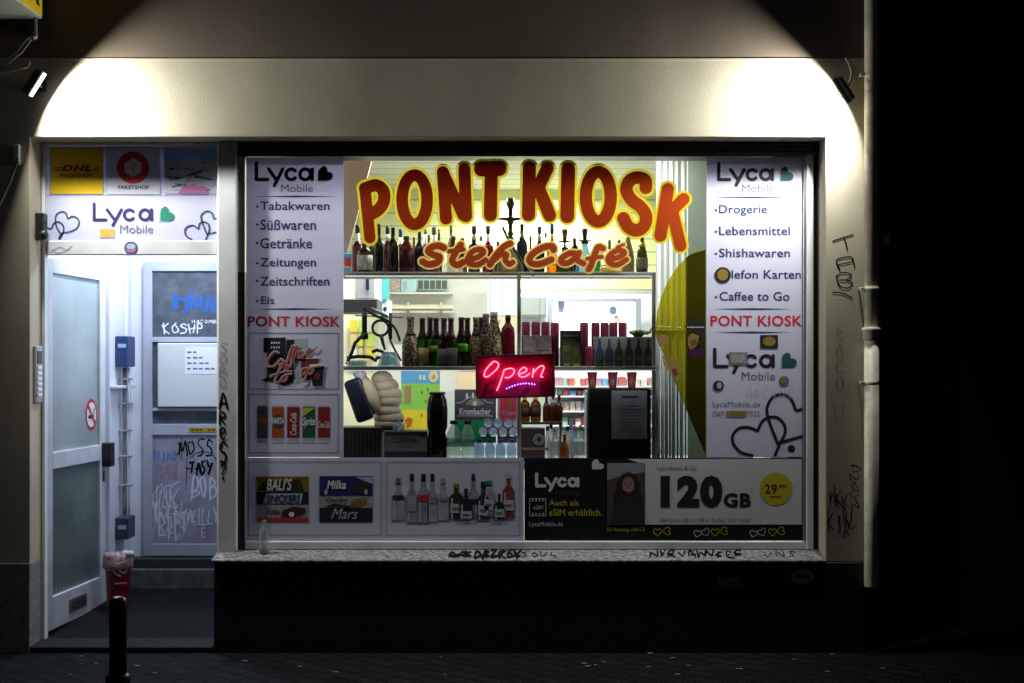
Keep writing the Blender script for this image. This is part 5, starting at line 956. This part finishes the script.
def icep(q, y):
    q.rect(401, 368, 440, 383.5, y, mat("poster_sky_blue", (.13, .45, .80))); q.rect(401, 383.5, 440, 410, y, mat("poster_green", (.30, .68, .10))); q.rect(401, 410, 440, 432, y, mat("poster_yellow", (.85, .70, .03)))
    q.ell(433.5, 376.5, 5, 6, y - .001, mat("cream_print", (.8, .75, .5)), 16); q.ell(433.5, 376.5, 2, 2, y - .002, yellow_p, 10); q.rect(404.5, 386, 411, 403, y - .001, mat("tan_print", (.42, .25, .16))); q.poly([(404, 421), (408, 417), (413, 419), (411, 426), (406, 429), (407, 424)], y - .001, mat("orange_print", (.6, .13, .01)))
    for (a, b) in ((421, 391), (427, 388), (425, 400), (421, 414)): q.rect(a, b, a + 1.5, b + 3, y - .001, mat("poster_dark_green", (.05, .2, .05)))
    for (a, b) in ((419, 375), (423, 375)): q.rect(a, b, a + 2.5, b + 5, y - .001, white_p)
board("ice_cream_poster", "poster in blue, green and yellow bands behind the grey beer carton", "poster", 401, 440, 368, 434, 1.0, .02, white_p, icep)
def krom(q, y):
    q.rect(455, 420, 495.5, 443, y, mat("beer_green_print", (.01, .42, .12))); q.text("Krombacher", 459.5, 408, 490.5, 414.8, y, white_p, .03); q.rect(457, 415.6, 493, 416.3, y, white_p); q.strokes([sp([(456, 403), (462, 402), (468, 398), (475, 397), (481, 398), (487, 402), (493, 403)], .5)], y, gpr, .25)
    q.poly([(465, 404), (475, 396), (485, 404), (478, 406), (472, 406)], y - .001, mat("gold_dim", (.30, .27, .18))); q.ell(475, 403.5, 2.2, 2.5, y - .002, white_p, 12); q.ell(467, 396, 1.2, 3, y - .001, white_p, 10); q.ell(473, 395.5, 1.2, 3, y - .001, white_p, 10)
board("beer_sign", "dark grey and green beer sign with white lettering behind the clear water bottles", "sign", 454.5, 496, 389.5, 443, .56, .05, mat("charcoal_card", (.08, .08, .095), .5), krom)
board("red_beer_sign", "red beer sign with pale lettering, beside the middle post", "sign", 497.5, 517, 396, 443, .57, .05, mat("rose_white_card", (.55, .30, .33), .5), lambda q, y: (q.rect(500, 396, 517, 421, y, mat("rose_red_print", (.50, .04, .08))), q.text("Tyskie", 502, 411, 516, 416.5, y - .001, gpr, .0), q.ell(510.5, 405, 2.6, 3, y - .001, gold, 14)))
for k, (px, lb) in enumerate(((524.8, "amber bottle with a bright yellow cap, left one of the yellow capped pair"), (535.6, "amber bottle with a bright yellow cap, right one of the yellow capped pair"))):
    for j in range(2):
        base = (Z0 + .001) if j == 0 else PZ(421.5, .62); top_ = 417.5 if j == 0 else 396
        bottle(lb + (", upper tier" if j else ", lower tier"), px, top_, base, 10.4, .62, 'squat', glassy("oil_bottle", (.5, .25, .03), .5, .05, (.20, .09, .01)), yel_cap, .22, (mat("dark_brown_label", (.05, .03, .015)), .2, .6), "yellow capped amber bottles", name="oil_bottle") if j else None
RK = thing("bottle_riser", "small dark riser block holding the amber and brown bottles up", "riser", (PX(540, .62), .62, Z0)); m = MB(); m.box(PX(519, .62), PX(562, .62), .56, .70, PZ(424, .62), PZ(421.6, .62), dark, .002); m.build("top_plate", RK)
for a in (521, 560): m = MB(); m.box(PX(a - .8, .62), PX(a + .8, .62), .57, .69, Z0 + .0008, PZ(424, .62) - .0005, dark); m.build("leg", RK)
for px, lb in ((546.5, "brown liquor bottle next to the yellow capped pair"), (553, "brown liquor bottle with a pale heart shaped tag, middle of three"), (559, "brown liquor bottle nearest the lit rack, rightmost of three")):
    T = bottle(lb, px, 394, PZ(421.5, .62), 7.6, .62, 'small', g_brn, lab_t, .06, None, "brown liquor bottles", name="liquor_bottle")
    if px == 553:
        q = MB(); q.poly(heart_pts(548.8, 397, 554.5, 403), .57, lab_w); q.build("tag", T)
def ring(q, y): q.strokes([elp(538.8, 439.5, 5, 5, .55, 30), elp(538.8, 439.5, 3, 3, .4, 24)], y, gpr, .25); q.rect(521.5, 447.5, 549, 450.2, y, mat("tan_strip", (.25, .16, .10)))
carton("dark_carton", "dark brown carton with a pale ring emblem below the yellow capped bottles", "carton", 521, 545, 428, Z0, .40, .10, mat("dark_brown_card", (.05, .035, .045), .5), ring)
k_ = 0
for px, pt, y in [(547.5, 426, .50), (554.5, 427, .56), (561, 425, .60), (567.5, 426, .52), (574, 425.5, .56), (580.5, 425, .52), (551, 424, .66), (571, 424, .68)]:
    bottle("clear glass bottle with a pale cap in the cluster left of the black machine", px, pt, Z0, 8, y, 'small', cg, (lab_w if k_ % 3 else blue_cap), .14, None, "clear glass bottles in a cluster", name="glass_bottle"); k_ += 1
bottle("small amber bottle standing alone in front of the clear glass cluster", 564.5, 434.5, Z0, 9, .40, 'small', g_amb, dark, .08, None, None, name="amber_bottle")
T = carton("coffee_machine", "black boxy machine with a grey notice on its front, right of the glass bottles", "coffee machine", 589, 651, 388.8, Z0, .44, .33, mat("matt_black_case", (.005, .005, .006), .8, spec=.1), None, None, .008)
q = MB(); q.rect(611.5, 390.5, 647, 439, .438, mat("grey_notice_paper", (.15, .15, .16), .7, noise=(20, .3)))
q.rect(622, 396, 638, 397.6, .4365, ink)
for k in range(9): q.rect(619 - (k % 3), 405 + k * 3.2, 641 + (k % 2) * 2, 405.9 + k * 3.2, .4365, thin_ink)
q.build("notice", T)
m = MB(); m.box(PX(586.5, .46), PX(588.6, .46), .45, .72, Z0 + .01, PZ(391, .44), metal_grey, .002); m.build("side_panel", T)
for px, lb in ((592.2, "dark red paper cup on the black machine, leftmost of three"), (612.7, "dark red paper cup on the black machine, middle of three"), (631.8, "dark red paper cup on the black machine, rightmost of three")):
    z = PZ(388.8, .44) + .001; y = .52; x = PX(px, y); T = thing("paper_cup", lb, "cup", (x, y, z), "dark red paper cups"); h_ = .096
    m = MB(); m.lathe(x, y, [(.021, z), (.0215, z + .002), (.029, z + h_ * .96), (.029, z + h_ * .96)], mat("dark_red_cup", (.14, .015, .025), .5), 20); m.build("cup_body", T); m = MB(); m.lathe(x, y, [(.0305, z + h_ * .95), (.031, z + h_)], mat("dark_cup_lid", (.05, .01, .015), .4), 20); m.build("lid", T)
# open sign
OSX0, OSX1, OSZ0, OSZ1, oy = PX(477, .26), PX(553.5, .26), PZ(396.5, .26), PZ(356, .26), .26
T = thing("open_sign", "red neon style sign reading Open, hung behind the glass with a row of violet dots", "neon sign", ((OSX0 + OSX1) / 2, oy + .02, OSZ0)); srot = R(1.6); cx_, cz_ = (OSX0 + OSX1) / 2, (OSZ0 + OSZ1) / 2
def rotv(mb): mb.v = [(cx_ + (a - cx_) * math.cos(srot) - (c - cz_) * math.sin(srot), b, cz_ + (a - cx_) * math.sin(srot) + (c - cz_) * math.cos(srot)) for a, b, c in mb.v]; return mb
m = MB(); m.box(OSX0, OSX1, oy + .022, oy + .033, OSZ0, OSZ1, mat("crimson_sign_board", (.80, .010, .14), .5), .003); bd = rotv(m).build("back_board", T)
m = MB(); fw = .008
for a, b, c, d in ((OSX0 - fw, OSX1 + fw, OSZ1, OSZ1 + fw), (OSX0 - fw, OSX1 + fw, OSZ0 - fw, OSZ0), (OSX0 - fw, OSX0, OSZ0, OSZ1), (OSX1, OSX1 + fw, OSZ0, OSZ1)): m.box(a, b, oy, oy + .034, c, d, mat("dark_maroon_frame", (.05, .006, .012), .4), .002)
rotv(m).build("frame", T)
O_ = lambda pts: [(490 + a / 6.02, 360 + b / 6.02) for a, b in pts]
neon = mat("lit_pink_tube", (.9, .4, .5), .4, emit=(1, .11, .22), emit_s=5.0); ledv = mat("lit_violet_dot", (.5, .4, .9), .4, emit=(.22, .12, 1), emit_s=7)
m = MB()
for p in ([(12, 15), (-25, 60), (-35, 95), (-15, 100), (20, 75), (50, 40), (45, 15), (20, 10), (5, 30)], [(85, 60), (75, 95), (55, 150), (40, 185)], [(85, 60), (120, 50), (145, 60), (140, 85), (115, 105), (90, 105)], [(170, 88), (205, 75), (222, 58), (205, 45), (182, 60), (172, 88), (190, 102), (215, 98), (240, 80)], [(262, 50), (255, 105)], [(258, 80), (285, 50), (310, 35), (325, 45), (312, 80), (305, 100), (320, 102)]):
    m.tube([(PX(a, oy), oy, PZ(b, oy)) for a, b, c in sp(O_(p), 1, 5)], .0030, neon, 8)
m.build("neon_lettering", T)
m = MB()
for k in range(11):
    f = k / 10; a, b = O_([(100 + 168 * f, 172 - 22 * math.sin(f * 2.6) - 14 * f)])[0]; m.ball((PX(a, oy), oy + .004, PZ(b, oy)), .0042, ledv, 8, 5)
m.build("led_dots", T)
m = MB(); 
for a in (490, 540): m.tube([(PX(a, oy), oy + .02, OSZ1 + .01), (PX(a, oy), oy + .06, PZ(300, oy)), (PX(a, .349), .347, PZ(276, .349))], .0012, metal_grey, 5)
m.build("hanging_wire", T)
# --- things further inside
T = thing("television", "silver framed flat screen showing a bright white picture on the rear wall", "television", (PX(595, 3.3), 3.3, PZ(350, 3.3))); ty = 3.45
m = MB(); 
for a, b, c, d in ((548, 552.5, 298, 352), (635.5, 641, 298, 352), (552.5, 635.5, 298, 301.5), (552.5, 635.5, 347, 352)): m.box(PX(a, ty), PX(b, ty), ty, ty + .07, PZ(d, ty), PZ(c, ty), mat("silver_bezel", (.42, .46, .55), .4, .3), .004)
m.build("frame", T); m = MB(); m.box(PX(552.5, ty), PX(635.5, ty), ty + .02, ty + .07, PZ(347, ty), PZ(301.5, ty), mat("lit_screen", (.8, .8, .85), .4, emit=(1, .96, .98), emit_s=1.25)); scn = m.build("screen", T)
q = MB(); ysn = ty + .018; q.poly([(558, 301.6), (564.5, 301.6), (563.5, 312), (558.5, 312)], ysn, mat("lit_slate_pixels", (.1, .12, .2), .4, emit=(.13, .16, .28), emit_s=1)); q.poly([(559, 313), (563, 312), (566, 323), (565, 330), (559, 330)], ysn, mat("lit_pink_pixels", (.5, .3, .4), .4, emit=(.7, .48, .62), emit_s=1)); q.ell(613, 310.5, 3.8, 4.3, ysn, MATS["lit_slate_pixels"], 16); q.ell(617.5, 320, 3.2, 4.5, ysn, mat("lit_peach_pixels", (.5, .3, .2), .4, emit=(.85, .45, .35), emit_s=1), 14); q.ell(616, 317, 2, 1.5, ysn - .002, MATS["lit_slate_pixels"], 10); q.build("picture", scn)
T = thing("wall_cupboard", "pale cupboard on the rear wall left of the television", "cupboard", (PX(533, 3.3), 3.3, PZ(316, 3.3)))
m = MB(); m.box(PX(520, 3.25), PX(546.5, 3.25), 3.25, 3.56, PZ(316, 3.25), PZ(296, 3.25), mat("pale_grey_cupboard", (.62, .66, .66), .5), .004); m.build("carcass", T); m = MB(); m.box(PX(521, 3.25), PX(545.5, 3.25), 3.236, 3.249, PZ(315, 3.25), PZ(297, 3.25), mat("pale_grey_cupboard_door", (.55, .6, .6), .5), .003); m.build("door", T)
T = thing("wall_shelf", "white wall shelf on two brackets behind the wine bottles", "shelf", (PX(420, 2.4), 2.4, PZ(312, 2.4))); sy = 2.4
m = MB(); m.box(PX(388, sy), PX(452, sy), sy, sy + .35, PZ(309, sy), PZ(306, sy), mat("cream_shelf_wood", (.70, .64, .42), .5), .003); m.build("shelf_board", T)
for a in (404.5, 438.5): m = MB(); m.box(PX(a - 1.2, sy), PX(a + 1.2, sy), sy + .36, sy + .40, PZ(330, sy), PZ(300, sy), metal_white, .003); m.build("bracket", T)
m = MB(); m.box(PX(383, sy), PX(488, sy), sy + .42, sy + .5, PZ(392, sy), PZ(268, sy), mat("back_panel_white", (.80, .80, .76), .6)); m.build("back_panel", T)
board("picture_row", "dark patterned card strip standing high on the rear wall above the white shelf", "card strip", 416, 448, 279, 290, 2.75, .02, mat("sage_card", (.42, .55, .48)), lambda q, y: [q.rect(418 + k * 6, 280.5, 423 + k * 6, 289, y, mat("dark_sage_print", (.08, .10, .09))) for k in range(5)])
board("teal_box", "pale teal box on the high shelf left of the dark card strip", "box", 401, 416, 278, 292, 2.7, .1, mat("pale_teal_card", (.42, .68, .68), .5), lambda q, y: q.rect(403, 281, 407, 290, y, lblue_p))
board("patterned_box", "white box with red specks on the high shelf", "box", 391, 400.5, 277, 292, 2.7, .1, mat("specked_card", (.55, .45, .42), .6, noise=(60, .6)))
T = thing("goods_shelf", "high white shelf on the back panel carrying small boxes", "shelf", (PX(420, 2.7), 2.7, PZ(294, 2.7))); m = MB(); m.box(PX(386, 2.66), PX(452, 2.66), 2.66, 2.815, PZ(294, 2.66), PZ(292.2, 2.66), white_paint, .002); m.build("shelf_board", T)
T = thing("printer", "white printer on a dark ledge at the far left behind the hookah stand", "printer", (PX(366, .95), .95, PZ(300, .95))); y = .95
m = MB(); m.box(PX(355, y), PX(375.5, y), y, y + .25, PZ(299, y), PZ(277, y), mat("printer_white", (.66, .68, .72), .5), .006); m.build("printer_body", T); m = MB(); m.box(PX(366, y), PX(369, y), y - .004, y - .0005, PZ(290, y), PZ(278, y), navy); m.build("display", T)
T = thing("wall_ledge", "dark grey wall ledge carrying the white printer", "shelf", (PX(366, .95), .95, PZ(314, .9))); m = MB(); m.box(PX(340, y), PX(378, y), y - .06, y + .30, PZ(313, y), PZ(299.4, y), mat("dark_grey_ledge", (.06, .06, .065), .5), .003); m.build("ledge_board", T); m = MB(); m.tube([(PX(372, y), y - .05, PZ(308, y)), (PX(388, y), y - .06, PZ(317, y))], .012, dark); m.build("arm", T)
for k, (a, b, c, d, cc, lb) in enumerate([(377, 382, 275, 312, (.35, .62, .80), "slim pale blue folder right of the white printer"), (382.5, 387, 277, 300, (.05, .35, .38), "slim teal folder beside the pale blue one"), (380, 389.5, 300, 318, (.62, .74, .78), "pale grey-blue box below the teal folder")]):
    board("folder" if k < 2 else "small_box", lb, "folder" if k < 2 else "box", a, b, c, d, 1.35 + .02 * k, .2, mat("folder_%s" % ("blue", "teal", "grey")[k], cc, .5), (lambda q, y: q.ell(385, 309, 2, 2.5, y, ink, 10)) if k == 2 else None)
T = thing("magazine_rack", "cream rack with yellow and lime magazines at the far left of the room", "rack", (PX(358, 1.5), 1.5, PZ(372, 1.5))); m = MB(); m.box(PX(335, 1.5), PX(378, 1.5), 1.6, 1.65, PZ(470, 1.5), PZ(262, 1.5), mat("cream_rack_board", (.74, .72, .52), .6)); m.build("back_board", T)
for k in range(9):
    m = MB(); a = 350 + (k % 3) * 8.5; b = 320 + (k // 3) * 14; m.box(PX(a, 1.55), PX(a + 7, 1.55), 1.55, 1.565, PZ(b + 12, 1.55), PZ(b, 1.55), mat("magazine_%s" % ("yellow", "lime", "white", "straw")[k % 4], [(.75, .62, .05), (.52, .66, .12), (.7, .72, .6), (.66, .58, .25)][k % 4], .5)); m.build("magazine", T)
T = thing("slanted_board", "brownish pink slanted panel hanging at the top left inside the window", "panel", (PX(356, .9), .9, PZ(262, .9))); m = MB(); yv = .765
m.poly([(336, 161), (371.5, 161), (345, 262), (336, 262)], yv, mat("brownish_pink_board", (.40, .29, .25), .7)); vs = list(m.v); n_ = len(vs); m.add([(a, b + .02, c) for a, b, c in vs], [list(range(n_))[::-1]], MATS["brownish_pink_board"]); m.add(vs + [(a, b + .02, c) for a, b, c in vs], [[i, (i + 1) % n_, n_ + (i + 1) % n_, n_ + i] for i in range(n_)], MATS["brownish_pink_board"]); m.build("board", T)
board("cupboard_front", "pale blue grey tall cupboard behind the dark red bottle", "cupboard", 487, 519, 270, 316, 2.2, .3, mat("blue_grey_cupboard", (.58, .68, .70), .5), lambda q, y: q.rect(502, 271, 502.6, 316, y, gpr))
board("cardboard_box", "beige cardboard box under the blue grey cupboard", "box", 487, 519, 316.3, 352, 2.2, .3, mat("beige_card", (.62, .50, .36), .7), lambda q, y: q.rect(490, 320, 500, 324, y, lab_t))
board("carton_stack", "beige carton standing above the dark grey beer sign", "carton", 457, 478, 368, 392, 1.5, .3, mat("sand_card", (.60, .47, .30), .7), lambda q, y: q.rect(459, 370, 475, 371, y, lab_t))
# lit goods rack
T = thing("goods_rack", "white lit rack of small packaged goods behind the glass bottles", "rack", (PX(600, 1.6), 1.6, Z0)); gy = 1.55
m = MB(); m.box(PX(550, gy), PX(656, gy), gy + .25, gy + .28, PZ(470, gy), PZ(371, gy), white_paint); m.build("back_panel", T)
for py in (386, 396, 411, 425.5, 440): m = MB(); m.box(PX(550, gy), PX(656, gy), gy, gy + .25, PZ(py + 1.6, gy), PZ(py, gy), mat("white_rack_shelf", (.8, .8, .82), .4), .002); m.build("shelf_board", T)
rg = random.Random(11); cols = [(.55, .12, .12), (.15, .35, .6), (.65, .62, .55), (.12, .14, .16), (.3, .5, .35), (.7, .55, .5), (.6, .66, .72), (.45, .25, .3)]
for py, h_ in ((386, 11), (396, 7.5), (411, 11), (425.5, 11), (440, 11)):
    px = 552
    while px < 654:
        w_ = rg.uniform(4.2, 7.5); i = rg.randrange(8); y = gy + rg.uniform(.02, .05); z = PZ(py, gy) + .0008; hh = h_ * rg.uniform(.6, .85) * (y + CAMD) / FPX
        TT = thing("goods_packet", "small packet among many on the white lit rack behind the glass bottles", "packet", (PX(px + w_ / 2, y), y + .06, z), "packets on the lit rack")
        m = MB(); m.box(PX(px, y), PX(px + w_ * .9, y), y, y + .12, z, z + hh, mat("packet_card_%s" % "abcdefgh"[i], cols[i], .5), .003); m.build("packet_body", TT); px += w_ + .3
# curtain and chrome strips on the right
T = thing("white_curtain", "white hanging curtain in long folds right of the shelves", "curtain", (PX(676, 1.2), 1.2, 1.0)); cm = vinyl("white_curtain_cloth", (.66, .69, .68), .45, .8); m = MB(); vs, fs = [], []; n = 60; cy0 = 1.12
for i in range(n + 1):
    x = PX(656, cy0) + (PX(700, cy0) - PX(656, cy0)) * i / n; yy = cy0 + .010 * math.sin(i * .8) + .005 * math.sin(i * 1.9); vs += [(x, yy, PZ(475, cy0)), (x, yy, 2.98)]
for i in range(n): fs.append([2 * i, 2 * i + 2, 2 * i + 3, 2 * i + 1])
m.add(vs, fs, cm, True); m.build("cloth", T)
sat = mat("satin_grey_strip", (.42, .45, .49), .55)
T = thing("strip_curtain", "bundle of silver and blue vertical strips behind the lower end of the yellow film", "strip curtain", (PX(672, .62), .62, Z0)); 
for k, (px, w_, c) in enumerate([(658, 4.4, sat), (662.5, 3.6, white_p), (666.5, 3.8, sat), (670, 2.2, mat("steel_blue_strip", (.10, .20, .36), .3, .5)), (673.5, 4.2, sat), (677.5, 2.2, mat("steel_blue_strip", (.10, .20, .36), .3, .5)), (681.5, 4, mat("sky_blue_strip", (.35, .50, .68), .35)), (685.5, 1.8, mat("steel_blue_strip", (.10, .20, .36), .3, .5))]):
    m = MB(); m.lathe(PX(px, .62), .62, [(w_ / 2 * 8.5 / FPX, Z0 + .0008), (w_ / 2 * 8.5 / FPX, PZ(333, .62))], c, 12); m.build("strip", T)
m = MB(); m.box(PX(655.5, .62), PX(688, .62), .60, .64, PZ(333, .62), PZ(330, .62), alu, .002); m.build("rail", T)
board("green_panel", "pale green panel at the bottom right corner behind the film", "panel", 688, 708, 385, 462, .55, .02, mat("pale_green_panel", (.32, .40, .28), .6))
# ceiling lamps of the shop
LIT = mat("lit_tube_diffuser", (.8, .8, .8), .5, emit=(1, .98, .9), emit_s=4)
for x, y, hw, lb, pw, c in ((-.62, .86, .45, "long ceiling lamp just behind the window on the left", 1.0, (1, .98, .90)), (.48, .86, .45, "long ceiling lamp just behind the window on the right", 1.0, (.98, .99, .97)), (.195, 3.2, .09, "short ceiling lamp deep in the shop, half hidden by the shop name", 1.1, (.93, .98, 1))):
    T = thing("ceiling_lamp", lb, "lamp", (x, y, 2.93), "ceiling lamps inside the shop"); m = MB(); m.box(x - hw, x + hw, y - .05, y + .05, 2.955, 2.998, metal_white, .004); m.build("lamp_body", T)
    m = MB(); m.box(x - hw + .02, x + hw - .02, y - .04, y + .04, 2.937, 2.954, LIT); m.build("diffuser", T)
    area("ceiling_light", (x, y, 2.93), (0, 0, 0), hw * 1.8, .08, P_SHOP * pw, c, T)
